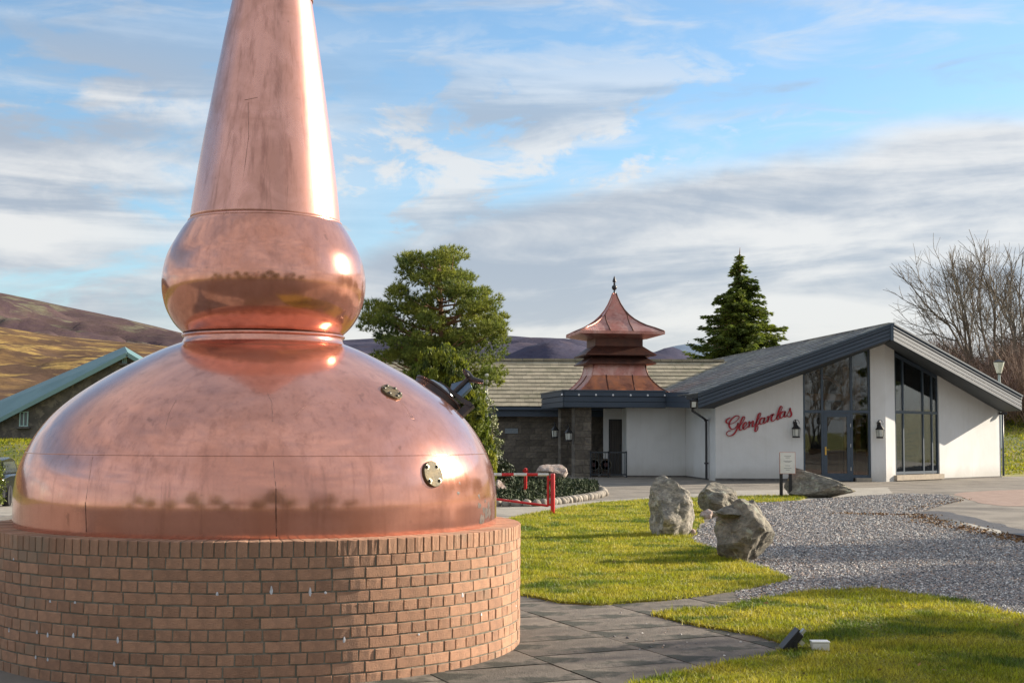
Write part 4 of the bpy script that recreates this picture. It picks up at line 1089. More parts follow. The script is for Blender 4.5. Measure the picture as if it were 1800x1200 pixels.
# ------------------------------------------------------------------ lanterns and floodlight
m_iron = mat('black iron', (.012, .012, .014), None, rough=.45)
m_lglass = mat('frosted lamp glass', (.55, .58, .55), (.65, .66, .6), 9, .25)
def lantern(px, py, Yd, s, label, wall_y, arm=None):
    c = W(px, py, Yd); t = thing('wall_lantern', label, 'lantern', c, 0, 'wall lanterns of the building')
    b = MB(); b.lathe([(.10 * s, -.22 * s), (.125 * s, -.21 * s), (.125 * s, -.18 * s), (.10 * s, -.165 * s)], 6); b.lathe([(.14 * s, .06 * s), (.15 * s, .075 * s), (.05 * s, .19 * s), (.035 * s, .20 * s), (.035 * s, .26 * s), (.015 * s, .28 * s), (0, .29 * s)], 6)
    b.build('cap', m_iron, t)
    b = MB()
    for k in range(6): a = PI / 3 * k; b.bar((math.cos(a) * .112 * s, math.sin(a) * .112 * s, -.17 * s), (math.cos(a) * .13 * s, math.sin(a) * .13 * s, .065 * s), .012 * s, .012 * s)
    b.build('cage', m_iron, t)
    MB().lathe([(.095 * s, -.165 * s), (.112 * s, .055 * s), (.05 * s, .10 * s), (0, .10 * s)], 6).build('glass', m_lglass, t)
    dep = max(.05, wall_y - Yd)
    pts = [(0, dep * math.sin(u_) * .5 , .27 * s + .09 * s * math.sin(2 * u_)) for u_ in np.linspace(0, PI / 2, 6)]
    b = MB(); b.tube([(0, 0, .27 * s), (0, .04, .33 * s), (0, dep * .6, .36 * s), (0, dep, .25 * s), (0, dep, .1 * s)], .013 * s, 6); b.box((0, dep - .01, .15 * s), (.09 * s, .02, .3 * s))
    b.tube([(.10 * s * math.cos(a), 0, .26 * s + .10 * s * math.sin(a)) for a in np.linspace(-.4, PI + .4, 10)], .008 * s, 6)
    b.build('bracket', m_iron, t)
    return t
lantern(1399.5, 757, YW - .22, 1.0, 'black wall lantern right of the red lettering, beside the glazed entrance', YW)
lantern(1547, 758, YW - .22, 1.0, 'black wall lantern on the white pillar between the two window walls', YW)
lantern(975.5, 759, 51.3, 1.0, 'black lantern left of the rear granite pillar', 51.7)
lantern(999.5, 764, 49.2, 1.0, 'black lantern between the two granite pillars', 49.5)
fl_ = thing('security_light', 'small floodlight under the left end of the gable eave', 'floodlight', W(1219, 709, 44.95))
b = MB(); b.box((0, 0, 0), (.20, .16, .28), M=Matrix.Rotation(.25, 3, 'X')); b.build('housing', m_iron, fl_, bevel=.02)
b = MB(); b.box((0, -.088, -.03), (.13, .02, .17), M=Matrix.Rotation(.25, 3, 'X')); b.build('lens', m_lglass, fl_)
b = MB(); b.box((.03, .12, .10), (.05, .20, .05)); b.build('bracket', m_iron, fl_)

# ------------------------------------------------------------------ red script lettering on the wall
m_red = mat('deep red letters', (.40, .012, .03), (.34, .01, .025), 12, .35)
m_redd = mat('letter edge', (.04, .01, .02), None, rough=.5)
sign = thing('wall_lettering', 'red script lettering climbing across the white wall left of the entrance', 'sign', (0, 0, 0))
LET = {
 'g': [[(268, 378), (215, 405), (183, 440), (190, 480), (240, 502), (310, 492), (375, 455), (425, 400), (440, 362), (415, 340), (365, 350), (300, 400), (252, 465), (240, 530), (262, 585), (305, 608), (350, 590), (392, 540), (418, 478)],
       [(418, 478), (408, 560), (378, 640), (330, 705), (280, 735), (225, 735), (190, 710), (195, 670), (235, 640), (285, 632)]],
 'l': [[(430, 575), (470, 520), (520, 450), (550, 390), (540, 360), (512, 372), (478, 440), (450, 520), (440, 590), (460, 628), (500, 605)]],
 'e': [[(500, 605), (545, 560), (588, 505), (580, 468), (550, 480), (520, 530), (512, 580), (535, 608), (575, 590), (615, 545)]],
 'n': [[(615, 480), (642, 455), (640, 510), (628, 575)], [(632, 548), (670, 480), (705, 445), (715, 465), (700, 520), (700, 555), (725, 550), (755, 510)]],
 'f': [[(745, 520), (790, 450), (840, 370), (868, 310), (850, 290), (820, 320), (795, 400), (778, 480), (765, 570), (750, 630), (768, 652), (795, 625), (812, 570), (800, 530), (840, 480)]],
 'a': [[(925, 385), (890, 385), (850, 430), (842, 485), (868, 508), (905, 475), (935, 420), (945, 375), (925, 450), (930, 492), (960, 475), (985, 435)]],
 'r': [[(985, 375), (1012, 350), (1010, 410), (995, 470)], [(1003, 440), (1035, 370), (1075, 318), (1095, 320), (1088, 345)]],
 'c': [[(1140, 322), (1120, 310), (1090, 350), (1072, 400), (1080, 440), (1110, 448), (1150, 415)]],
 'l2': [[(1150, 415), (1205, 340), (1260, 250), (1290, 185), (1280, 155), (1252, 168), (1215, 260), (1190, 350), (1185, 400), (1205, 418), (1240, 385)]],
 'a2': [[(1325, 262), (1295, 262), (1255, 310), (1242, 365), (1265, 390), (1305, 355), (1340, 295), (1350, 250), (1332, 320), (1335, 365), (1362, 355), (1395, 310)]],
 's': [[(1390, 320), (1420, 260), (1442, 190), (1448, 230), (1465, 280), (1470, 325), (1445, 360), (1410, 362), (1392, 335)]],
}
def stroke(P, name):
    P = [Vector((q.x, q.z)) for q in (W(1260 + x / 11.25, 700 + y / 11.25, YW) for x, y in P)]      # x, z on the wall plane
    C = [Vector(c) for c in catmull([tuple(p) for p in P], 5)]; V = []; N = len(C); k0 = 1 / 11.25 * YW / 2500
    for i, p in enumerate(C):
        d = (C[min(i + 1, N - 1)] - C[max(i - 1, 0)]).normalized(); n_ = Vector((-d.y, d.x))
        ang_ = abs(d.dot(Vector((.42, .907)))); w_ = (13 + 20 * (max(0, -d.y) ** 1.2)) * k0 * .5 * 1.08
        if i < 2 or i > N - 3: w_ *= .7
        for s_, yy in ((1, -.055), (-1, -.055), (-1, -.02), (1, -.02)):
            q = p + n_ * w_ * s_; V.append((q.x, YW + yy, q.y))
    F = []
    for i in range(N - 1):
        for j in range(4): F.append((i * 4 + j, i * 4 + (j + 1) % 4, i * 4 + 4 + (j + 1) % 4, i * 4 + 4 + j))
    F += [(0, 3, 2, 1), (4 * N - 4, 4 * N - 3, 4 * N - 2, 4 * N - 1)]
    return V, F
for ch, sts in LET.items():
    b = MB()
    for st in sts: b.add(*stroke(st, ch))
    b.build('letter', m_red, sign)
# ------------------------------------------------------------------ boulders
def rockmat(name, c1, c2, lich, moss, s=5.):
    m = bpy.data.materials.new(name); m.use_nodes = True; t = NT(m.node_tree); b = t.n['Principled BSDF']
    co = t.new('ShaderNodeTexCoord').outputs['Object']
    n1 = t.noise(t.scale(co, (1, 1, 2.2)), s, 8, .68, .8); n2 = t.noise(co, s * 4.2, 6, .7); n3 = t.noise(co, s * 1.7, 5, .6, .5); n4 = t.noise(co, s * .8, 4, .6, .3)
    c = t.mix(t.step(n1, .38, .62), c1, c2); c = t.mix(t.m('MULTIPLY', t.step(n2, .45, .68), .55), c, (c1[0] * .3, c1[1] * .3, c1[2] * .3))
    c = t.mix(t.m('MULTIPLY', t.step(n3, .56, .66), .75), c, lich); c = t.mix(t.m('MULTIPLY', t.step(n4, .62, .70), .8), c, moss)
    t.l.new(c, b.inputs['Base Color']); b.inputs['Roughness'].default_value = .92
    bn = t.new('ShaderNodeBump'); bn.inputs['Strength'].default_value = 1.; bn.inputs['Distance'].default_value = .035
    t.l.new(t.m('ADD', n1, t.m('MULTIPLY', n2, .5)), bn.inputs['Height']); t.l.new(bn.outputs[0], b.inputs['Normal'])
    return m
m_rock = rockmat('lichened granite', (.19, .18, .155), (.42, .38, .31), (.58, .55, .45), (.16, .14, .03))
m_rock2 = rockmat('mossy schist', (.15, .14, .115), (.30, .27, .215), (.36, .38, .30), (.38, .27, .03), 4.)
m_rock3 = rockmat('pink quartz rock', (.42, .30, .25), (.55, .48, .44), (.5, .45, .42), (.12, .12, .05), 6)
def boulder(name, label, c, size, seed, rz=0., cuts=8, m=None, tilt=(0, 0), group=None, cat='boulder', taper=0., steps=0., sub=5, wedge=0.):
    r_ = random.Random(seed); bm = bmesh.new(); bmesh.ops.create_icosphere(bm, subdivisions=sub, radius=1)
    pl = []
    for _ in range(cuts):
        v = Vector((r_.uniform(-1, 1), r_.uniform(-1, 1), r_.uniform(-.5, 1))).normalized(); pl.append((v, r_.uniform(.48, .74)))
    for v in bm.verts:
        p = v.co.copy()
        for n_, d_ in pl:
            k = p.dot(n_) - d_
            if k > 0: p -= n_ * k * .96
        q = mnoise.noise_vector(p * 1.4 + Vector((seed, 0, 0))) * .09; p += q
        p += p.normalized() * (mnoise.fractal(p * 3.2 + Vector((0, seed, 0)), 1, 2, 5) * .07)
        ri = mnoise.noise(Vector((p.x * 1.5, p.y * 1.5, p.z * 6 + seed))); p += Vector((p.x, p.y, 0)) * (abs(ri) ** .5 * -.05 + .015)
        p.x *= 1 - taper * p.z; p.y *= 1 - taper * .6 * p.z
        if wedge: p.z = (p.z + .7) * (1 - wedge * (p.x + .35)) - .7
        v.co = Vector((p.x * size[0], p.y * size[1], p.z * size[2]))
    me = bpy.data.meshes.new(name); bm.to_mesh(me); bm.free()
    R = Matrix.Rotation(tilt[0], 3, 'Y') @ Matrix.Rotation(tilt[1], 3, 'X')
    for v in me.vertices: v.co = R @ v.co
    zmin = min(v.co.z for v in me.vertices)
    o = link(name, me, m or m_rock); o.location = (c[0], c[1], c[2] - zmin - size[2] * .14); o.rotation_euler = (0, 0, rz)
    me.polygons.foreach_set('use_smooth', [True] * len(me.polygons)); me.set_sharp_from_angle(angle=math.radians(24))
    return tag(o, label, cat, group)
p = G(1187, 946); boulder('boulder', 'tall egg shaped upright boulder on the lawn, left of the group', p + Vector((.0, .25, 0)), (.47, .44, .50), 3, .5, 12, tilt=(-.22, .05), taper=.14)
p = G(1262, 905); boulder('boulder', 'low sloping dark boulder behind the tall upright one', p + Vector((0, .25, 0)), (.54, .42, .33), 8, 1.1, 9, m_rock2, tilt=(.28, 0), taper=.1)
p = G(1313, 990); boulder('boulder', 'squat boulder with a cracked slanting top, nearest to the camera at the gravel edge', p + Vector((0, .3, 0)), (.43, .43, .44), 17, .4, 13, m_rock2, tilt=(-.06, 0), taper=-.04)
cap = boulder('rock_cap', None, p + Vector((-.06, .27, .485)), (.30, .30, .12), 21, .2, 7, m_rock2, tilt=(.10, .10), cat=None); base_b = bpy.data.objects['boulder.002']; cap.parent = base_b; cap.matrix_parent_inverse = (Matrix.LocRotScale(base_b.location, base_b.rotation_euler, None)).inverted()
p = G(1448, 875); boulder('boulder', 'long low wedge shaped boulder with yellow moss below the glazed door', p + Vector((0, .35, 0)), (.98, .6, .42), 33, .0, 9, m_rock2, tilt=(-.05, .05), wedge=.55)
for k, (px, py, s_) in enumerate(((1242, 912, .10), (1254, 911, .09), (1268, 914, .10), (1216, 942, .06))):
    p = G(px, py); boulder('rock', ('small pale stone beside the low sloping boulder', 'small brown stone between the boulders', 'small pale stone at the foot of the capped boulder', 'little stone at the foot of the tall upright boulder')[k], p, (s_ * 1.2, s_, s_), 50 + k, k, 5, m_rock3 if k != 1 else m_rock2, cat='rock', sub=3)
p = W(968, 838, 38.5); p.z = .22; boulder('rock', 'pale pink rock in the planting bed by the granite pillars', p, (.46, .4, .30), 61, .4, 7, m_rock3, cat='rock', sub=4, taper=.1)
p = W(877, 856, 33); p.z = .08; boulder('rock', 'pink rock in the planting bed close to the still', p, (.20, .2, .19), 64, 1.4, 6, m_rock3, cat='rock', sub=4)

# ------------------------------------------------------------------ planting bed with stone edging
BED = gp([(780, 886), (860, 887), (900, 888), (945, 888), (985, 885), (1025, 879), (1062, 871), (1052, 862), (1010, 855), (970, 850), (900, 847), (780, 850)])
bed = sheet('planting_bed', wobble(smoothpoly(BED, 2), .4, .03), .04, m_soil, .05)
m_est = mat('edging stone', (.34, .30, .25), (.22, .20, .17), 6, .9, .5, 40, objrand=.35)
ems = []
for k in range(4):
    bm = bmesh.new(); bmesh.ops.create_icosphere(bm, subdivisions=2, radius=.5)
    for v in bm.verts: v.co = Vector((v.co.x * .26, v.co.y * .20, v.co.z * .20)) * (1 + .25 * mnoise.noise(v.co * 2.3 + Vector((k * 5, 0, 0))))
    me = bpy.data.meshes.new('stone'); bm.to_mesh(me); bm.free(); me.materials.append(m_est); me.polygons.foreach_set('use_smooth', [True] * len(me.polygons)); ems.append(me)
path_ = catmull([tuple(G(a, b_)) for a, b_ in ((840, 888), (870, 889), (910, 890), (950, 889.5), (990, 885), (1028, 879), (1060, 871.5), (1054, 864), (1025, 859))], 30)
last = None
for q in path_:
    q = Vector(q)
    if last is None or (q - last).length > .215:
        o = bpy.data.objects.new('stone', random.choice(ems)); COL.objects.link(o); o.parent = bed; o.location = (q.x, q.y, .06); o.rotation_euler = (0, 0, random.uniform(0, 6)); last = q
m_jun = mat('dark juniper', (.030, .048, .018), (.055, .075, .025), 3, .8, rand=.5)
B_ = np.array(smoothpoly(BED, 2)); c0 = B_.mean(0)
n = 42000; P = np.stack([rng.uniform(B_[:, 0].min(), B_[:, 0].max(), n), rng.uniform(B_[:, 1].min(), B_[:, 1].max(), n)], 1); P = P[inpoly(P, [tuple(p) for p in (B_ - c0) * .95 + c0])]
# low mound that swells towards the back left
hm = np.array([.34 * (mnoise.noise(Vector((x * .9, y * .9, 1))) * .5 + .55) for x, y in P]) * np.clip((P[:, 1] - 30.3) / 2.2, .25, 1.3)
v, f = leaf_tris(np.stack([P[:, 0], P[:, 1], .05 + hm * rng.uniform(.2, 1, len(P))], 1), rng.uniform(.07, .14, len(P)), .3, None, .7)
o = fastmesh('ground_cover', v, f, m_jun); tag(o, 'dark low juniper ground cover filling the stone edged bed', None, None, 'stuff')

# ------------------------------------------------------------------ barrier
m_rp = mat('red gloss paint', (.62, .012, .015), (.52, .012, .015), 6, .32)
m_wp = mat('white gloss paint', (.74, .72, .68), (.6, .58, .55), 12, .4)
pb = G(971.5, 906); gt = thing('gate_post', 'thick red post at the right end of the striped barrier', 'post', pb)
MB().lathe([(.040, 0), (.040, .76), (.036, .772), (0, .775)], 16).build('post', m_rp, gt, smooth=True, angle=40)
for zz_ in (.2, .66): MB().box((-.05, 0, zz_), (.07, .03, .04)).build('hinge', m_rp, gt)
bar = thing('barrier', 'red and white striped barrier pole with red lower brace, beside the still', 'barrier', (pb.x - .075, pb.y, 0))
x = 0.; L_ = [.20, .205, .24, .22, .23, .22, .24, .22, .23, .22]
for k, l in enumerate(L_):
    a_, b_ = -x, -(x + l); MB().tube([(a_, 0, .75), (b_, 0, .75)], .026, 12).build('stripe', m_wp if k % 2 == 0 else m_rp, bar, smooth=True, angle=40); x += l
MB().tube([(-.012, 0, .755), (-.012, 0, .17)], .022, 12).build('end_upright', m_rp, bar, smooth=True, angle=40)
MB().tube([(-.012, 0, .18), (-1.0, .05, .30), (-x, .1, .45)], .022, 12).build('lower_rail', m_rp, bar, smooth=True, angle=40)
p = G(923.5, 879); gt2 = thing('gate_post', 'thin red upright behind the striped barrier, among the dark ground cover', 'post', p)
MB().lathe([(.036, 0), (.036, .72), (0, .73)], 14).build('post', m_rp, gt2, smooth=True, angle=40)
MB().box((0, 0, .66), (.12, .03, .05)).build('hook', m_rp, gt2)

# ------------------------------------------------------------------ notice board
m_panel = mat('notice panel', (.80, .79, .76), (.74, .73, .70), 9, .5); m_ink = mat('grey ink', (.28, .28, .30), None); m_pfringe = mat('painted lens fringe', (.55, .30, .26), None)
p = G(1381, 874); nb = thing('notice_board', 'small white notice board on two black posts in front of the white wall', 'sign', p)
for xx, h_ in ((-.105, 1.07), (.115, .62)): MB().box((xx, 0, h_ / 2 - .05), (.075, .05, h_ + .1)).build('post', m_iron, nb, bevel=.006)
MB().box((.045, -.035, .825), (.38, .02, .52)).build('panel', m_pfringe, nb); MB().box((.045, -.048, .825), (.355, .008, .495)).build('face', m_panel, nb)  # reddish rim colour stands in for the lens's colour fringing
for zz_, w_ in ((.99, .16), (.95, .10), (.87, .20), (.85, .14), (.76, .12), (.70, .18), (.66, .09)): MB().box((.045, -.0535, zz_), (w_, .003, .010)).build('print', m_ink, nb)

# ------------------------------------------------------------------ lawn spotlight and junction box
p = G(1396, 1149); sp = thing('spotlight', 'black tilted spotlight at the edge of the front lawn, aimed at the still', 'spotlight', p + Vector((0, 0, .01)))
M = Matrix.Rotation(math.radians(38), 3, 'Y')
b = MB(); b.box((-.01, 0, .085), (.05, .13, .16), M=Matrix.Rotation(math.radians(42), 3, 'Y')); b.build('housing', m_iron, sp, bevel=.01)
b = MB(); b.box((-.035, 0, .105), (.012, .15, .185), M=Matrix.Rotation(math.radians(42), 3, 'Y')); b.build('visor', m_black, sp)
b = MB(); b.box((.06, 0, .15), (.02, .06, .05), M=Matrix.Rotation(math.radians(42), 3, 'Y'));b.box((.05, 0, .075), (.035, .07, .03), M=Matrix.Rotation(math.radians(42), 3, 'Y')); b.build('ballast_fin', m_alu, sp)
b = MB(); b.box((0, 0, .01), (.12, .05, .012)); b.box((.0, .07, .05), (.025, .006, .09)); b.box((.0, -.07, .05), (.025, .006, .09)); b.build('bracket', m_iron, sp)
p = G(1441, 1150); jb = thing('junction_box', 'small white junction box on the lawn right of the spotlight', 'box', p + Vector((0, 0, .03)))
MB().box((0, 0, .030), (.125, .09, .06)).build('box', m_wp, jb, bevel=.008); MB().box((0, -.002, .066), (.132, .096, .012)).build('lid', m_panel, jb, bevel=.004)
MB().tube([(-.06, 0, .02), (-.10, .01, .012), (-.15, .0, .02)], .007, 6).build('cable', m_iron, jb)

# ------------------------------------------------------------------ trees
m_bark = mat('pine bark', (.30, .16, .09), (.20, .11, .07), 6, .95, .6)
m_barkg = mat('grey bark', (.13, .105, .085), (.20, .17, .13), 3, .95, .4, stretch=(1, 1, .3))
m_pine = mat('pine needles', (.14, .19, .035), (.27, .29, .045), 1.1, .7, rand=.5, third=(.07, .11, .028), tscale=.9, tlo=.5, thi=.65, trans=.35)
m_gold = mat('golden conifer sprays', (.13, .175, .02), (.25, .26, .022), 1.8, .75, rand=.4, trans=.35, third=(.05, .075, .015), tscale=2.4, tlo=.48, thi=.6)
m_vari = mat('cream edged leaves', (.12, .15, .05), (.40, .42, .22), 7, .6, rand=.4)
m_spr = mat('spruce needles', (.07, .11, .022), (.18, .22, .025), .8, .8, rand=.45, trans=.35)
m_shr = mat('dark shrub leaves', (.03, .045, .018), (.06, .075, .025), 3, .6, rand=.5)
m_twig = mat('bare twigs', (.19, .14, .11), (.13, .09, .075), 2, .95, rand=.3)
m_twigr = mat('brown thicket twigs', (.16, .10, .08), (.22, .15, .11), .6, .95, rand=.45)
def limbs(name, base, targets, r0, top, m, par, trunk_r=None):
    b = MB(); base = Vector(base); top = Vector(top); N = 9
    pts = [base.lerp(top, k / N) + Vector((math.sin(k * 1.3) * .06, math.cos(k * 1.7) * .06, 0)) for k in range(N + 1)]
    b.tube(pts, [r0 * (1 - .82 * k / N) for k in range(N + 1)], 8)
    b.build('trunk', m, par, smooth=True)
    b = MB()
    for t_ in targets:
        t_ = Vector(t_); h = max(base.z + .25 * (top.z - base.z), min(top.z - .2, t_.z - .35 * (t_.xy - base.xy).length)); k = (h - base.z) / (top.z - base.z); s_ = base.lerp(top, k)
        mid = s_.lerp(t_, .5) + Vector((random.uniform(-.15, .15), random.uniform(-.15, .15), -.12)); rr_ = r0 * .34 * (1 - .5 * k)
        b.tube([s_, mid, t_], [rr_, rr_ * .6, rr_ * .2], 5)
    o = b.build('limb', m, par, smooth=True); o.name = 'limbs'
def needle_clumps(C, R, ntuft, nn, ln, wd):
    """upturned pine tufts: C clump centres, R radii"""
    V = []
    K = len(C); n = K * ntuft
    d = rand_dirs(n); rad = np.repeat(R, ntuft)[:, None] * rng.uniform(.25, 1., (n, 1)) ** .6
    c = np.repeat(C, ntuft, 0) + d * rad * np.array([1.15, 1.15, .55])
    ax = d * .6 + np.array([0, 0, .8]); ax /= np.linalg.norm(ax, axis=1)[:, None]
    c = np.repeat(c, nn, 0); ax = np.repeat(ax, nn, 0); q = ax + rng.normal(0, .55, ax.shape); q /= np.linalg.norm(q, axis=1)[:, None]
    e = np.cross(q, rand_dirs(len(q))); e /= np.linalg.norm(e, axis=1)[:, None]
    l = rng.uniform(.7, 1.2, (len(q), 1)) * ln
    v = np.stack([c - e * wd * .5, c + e * wd * .5, c + q * l], 1).reshape(-1, 3)
    return v, np.arange(len(v)).reshape(-1, 3)
def fill_px(poly, n, Yd, half, seed=0, mind=0.):
    r_ = np.random.default_rng(seed); A = np.array(poly, float); out = []; tries = 0
    cxp = A[:, 0].mean()
    while len(out) < n and tries < n * 60:
        tries += 1
        q = np.array([[r_.uniform(A[:, 0].min(), A[:, 0].max()), r_.uniform(A[:, 1].min(), A[:, 1].max())]])
        if not inpoly(q, poly)[0]: continue
        wdt = half * math.sqrt(max(.05, 1 - ((q[0, 0] - cxp) / (A[:, 0].max() - A[:, 0].min()) * 2) ** 2 * .8)); w3 = W(q[0, 0], q[0, 1], Yd + r_.uniform(-wdt, wdt))
        if mind and any((w3 - o).length < mind for o in out): continue
        out.append(w3)
    return np.array([tuple(p) for p in out])
PY = 41.
pine = thing('pine_tree', 'broad scots pine standing between the still and the stone wing', 'tree', (W(770, 700, PY).x, PY, 0))
poly = [(742, 440), (772, 433), (800, 440), (808, 455), (803, 472), (826, 476), (833, 500), (858, 506), (868, 525), (884, 548), (882, 600), (868, 630), (880, 665), (868, 695), (800, 690), (700, 660), (655, 615), (645, 585), (642, 555), (655, 532), (684, 530), (688, 505), (716, 492), (706, 460)]
C = fill_px(poly, 185, PY, 1.7, 3, .27); R = rng.uniform(.26, .42, len(C))
C -= np.array(pine.location)
v, f = needle_clumps(C, R, 62, 12, .13, .020)
fastmesh('crown', v, f, m_pine, pine)
limbs('pine', (0, 0, 0), [tuple(c) for c in C[::2]], .17, (W(775, 452, PY).x - pine.location.x, 0, W(775, 452, PY).z), m_bark, pine)
# golden conifer in front of it
GY = 30.5
gold = thing('golden_conifer', 'dense golden green conifer right behind the shoulder of the still', 'tree', (W(790, 700, GY).x, GY, 0))
poly = [(722, 640), (735, 622), (762, 616), (790, 618), (812, 630), (830, 655), (848, 700), (858, 750), (866, 800), (868, 872), (700, 872), (706, 700)]
C = fill_px(poly, 420, GY, .85, 5, .08) - np.array(gold.location)
k = 150; d = rand_dirs(len(C) * k); cc = np.repeat(C, k, 0) + d * np.array([.12, .12, .20]) * rng.uniform(.2, 1, (len(d), 1))
dd_ = np.repeat(rng.normal(0, .25, (len(C), 3)) + [0, 0, 1], k, 0) + rng.normal(0, .35, (len(d), 3)); dd_ /= np.linalg.norm(dd_, axis=1)[:, None]
v, f = leaf_tris(cc, rng.uniform(.07, .14, len(cc)), .36, dd_); fastmesh('crown', v, f, m_gold, gold)
MB().tube([(0, 0, 0), (0, 0, 1.6), (0, 0, 2.6)], [.09, .06, .02], 8).build('trunk', m_bark, gold, smooth=True)
def shrub(name, label, poly, Yd, half, n, k, size, m, cat='shrub', rad=(.10, .10, .10), asp=.6, seed=0, kindz=0., group=None, mind=.0):
    A = np.array(poly); t = thing(name, label, cat, (W(A[:, 0].mean(), 700, Yd).x, Yd, kindz), 0, group)
    C = fill_px(poly, n, Yd, half, seed, mind) - np.array(t.location)
    d = rand_dirs(len(C) * k); cc = np.repeat(C, k, 0) + d * np.array(rad) * rng.uniform(.2, 1, (len(d), 1))
    v, f = leaf_tris(cc, rng.uniform(.6, 1.2, len(cc)) * size, asp, None, .3); fastmesh('foliage', v, f, m, t)
    b = MB()
    for c in C[::max(1, len(C) // 14)]: b.tube([(0, 0, 0), (c[0] * .5, c[1] * .5, c[2] * .6), tuple(c)], [.02, .014, .006], 5)
    b.build('stem', m_barkg, t, smooth=True); return t
shrub('variegated_shrub', 'pale variegated climbing shrub right of the golden conifer', [(850, 690), (862, 686), (869, 710), (872, 745), (882, 775), (878, 800), (850, 812), (846, 740)], 31.5, .25, 70, 26, .065, m_vari, seed=8)
shrub('evergreen_shrub', 'dark evergreen shrub at the foot of the variegated one', [(858, 786), (876, 788), (884, 802), (890, 815), (905, 826), (900, 846), (850, 850)], 33.5, .3, 70, 34, .07, m_shr, seed=9)
# white flag pole thin behind the shrub
pp = W(855.5, 700, 40); pole = thing('pole', 'thin white pole behind the variegated shrub', 'pole', (pp.x, 40, 0)); MB().tube([(0, 0, 0), (0, 0, W(855, 662, 40).z)], .035, 8).build('shaft', m_wp, pole, smooth=True, angle=40); MB().lathe([(0, 0), (.06, .02), (.05, .08), (0, .1)], 10, (0, 0, W(855, 662, 40).z)).build('cap', m_wp, pole)

# spruce
SY = 72.; sx_ = W(1301, 600, SY).x; stz = W(1301, 447, SY).z
spr = thing('spruce_tree', 'pointed dark spruce rising behind the tiled gable roof', 'tree', (sx_, SY, 0))
cs, ds = [], []; z = 2.2; bl = MB(); random.seed(5)
while z < stz - .1:
    hh = stz - z; r_ = min(.56 * hh + .10, 3.4)
    nb_ = 9 if hh > 1.5 else 5
    for k in range(nb_):
        a = random.uniform(0, 2 * PI); L = r_ * random.uniform(.45, 1.18); n_ = max(6, int(L * 46)); dr = random.uniform(.12, .38); z_ = z + random.uniform(-.12, .12)
        t_ = rng.random(n_) ** .75; w_ = .34 * (1 - .55 * t_) * (L / 2 + .35)
        px_ = t_ * L; pz = z_ - px_ * dr + .22 * px_ ** 2 * .35; sd = rng.normal(0, 1, n_) * w_ * .42
        cs.append(np.stack([math.cos(a) * px_ - math.sin(a) * sd, math.sin(a) * px_ + math.cos(a) * sd, pz - np.abs(sd) * .35 + rng.normal(0, .03, n_)], 1))
        dvec = np.stack([math.cos(a) - math.sin(a) * np.sign(sd) * .8, math.sin(a) + math.cos(a) * np.sign(sd) * .8, np.full(n_, -.25)], 1) + rng.normal(0, .3, (n_, 3)); ds.append(dvec / np.linalg.norm(dvec, axis=1)[:, None])
        if k < 6: bl.tube([(0, 0, z_), (math.cos(a) * L * .5, math.sin(a) * L * .5, z_ - L * .5 * dr + .02 * L * L), (math.cos(a) * L, math.sin(a) * L, z_ - L * dr + .077 * L * L)], [.035, .02, .008], 4)
    z += .14
cs = np.concatenate(cs); ds = np.concatenate(ds); cs = np.repeat(cs, 2, 0) + rng.normal(0, .035, (len(cs) * 2, 3)); ds = np.repeat(ds, 2, 0)
v, f = leaf_tris(cs, rng.uniform(.16, .30, len(cs)), .30, ds); fastmesh('crown', v, f, m_spr, spr)
MB().tube([(0, 0, 0), (0, 0, stz * .6), (0, 0, stz), (.02, 0, stz + .35)], [.2, .1, .03, .01], 8).build('trunk', m_bark, spr, smooth=True); bl.build('branches', m_bark, spr)

# bare trees
def bare_mesh(seed, H, r0, spread, stems=1, depth=7, twig=.010, up=.07):
    r_ = random.Random(seed); segs = []
    def grow(p, d, L, r, lv):
        n = 3 if lv > 2 else 2; pts = [p]; dd = d.copy()
        for k in range(n):
            dd = (dd + Vector((r_.gauss(0, .12), r_.gauss(0, .12), r_.gauss(0, .10) + up * .35))).normalized(); pts.append(pts[-1] + dd * L / n)
        segs.append((pts, r, max(twig, r * .62), 5 if r > .04 else 3))
        if lv == 0: return
        nc = 3 if lv > 1 else 4
        for k in range(nc):
            t = r_.uniform(.35, 1.) if k else 1.; i = min(n - 1, int(t * n)); q = pts[i].lerp(pts[i + 1], t * n - i) if t < 1 else pts[-1]
            sp_ = spread * (.45 if k == 0 else 1.) * r_.uniform(.6, 1.2); a = r_.uniform(0, 2 * PI); o_ = dd.orthogonal().normalized(); o_ = Matrix.Rotation(a, 3, dd) @ o_
            nd = (dd + o_ * sp_ + Vector((0, 0, up))).normalized()
            grow(q, nd, L * r_.uniform(.66, .86), max(twig, r * (.72 if k == 0 else .5)), lv - 1)
    for s_ in range(stems):
        a = 2 * PI * s_ / stems + r_.random(); o_ = 0 if stems == 1 else .35
        grow(Vector((math.cos(a) * o_, math.sin(a) * o_, 0)), Vector((math.cos(a) * (.17 if stems > 1 else .02), math.sin(a) * (.17 if stems > 1 else .02), 1)).normalized(), H * .27, r0, depth - 1)
    V = []; F = []
    for pts, ra, rb, ns in segs:
        k = len(V); N = len(pts)
        for i, p in enumerate(pts):
            d = (pts[min(i + 1, N - 1)] - pts[max(i - 1, 0)]).normalized(); a = d.orthogonal().normalized(); b = d.cross(a); rr_ = ra + (rb - ra) * i / (N - 1)
            for j in range(ns): t = 2 * PI * j / ns; V.append(tuple(p + (a * math.cos(t) + b * math.sin(t)) * rr_))
        for i in range(N - 1):
            for j in range(ns): F.append((k + i * ns + j, k + i * ns + (j + 1) % ns, k + (i + 1) * ns + (j + 1) % ns, k + (i + 1) * ns + j))
    return V, F
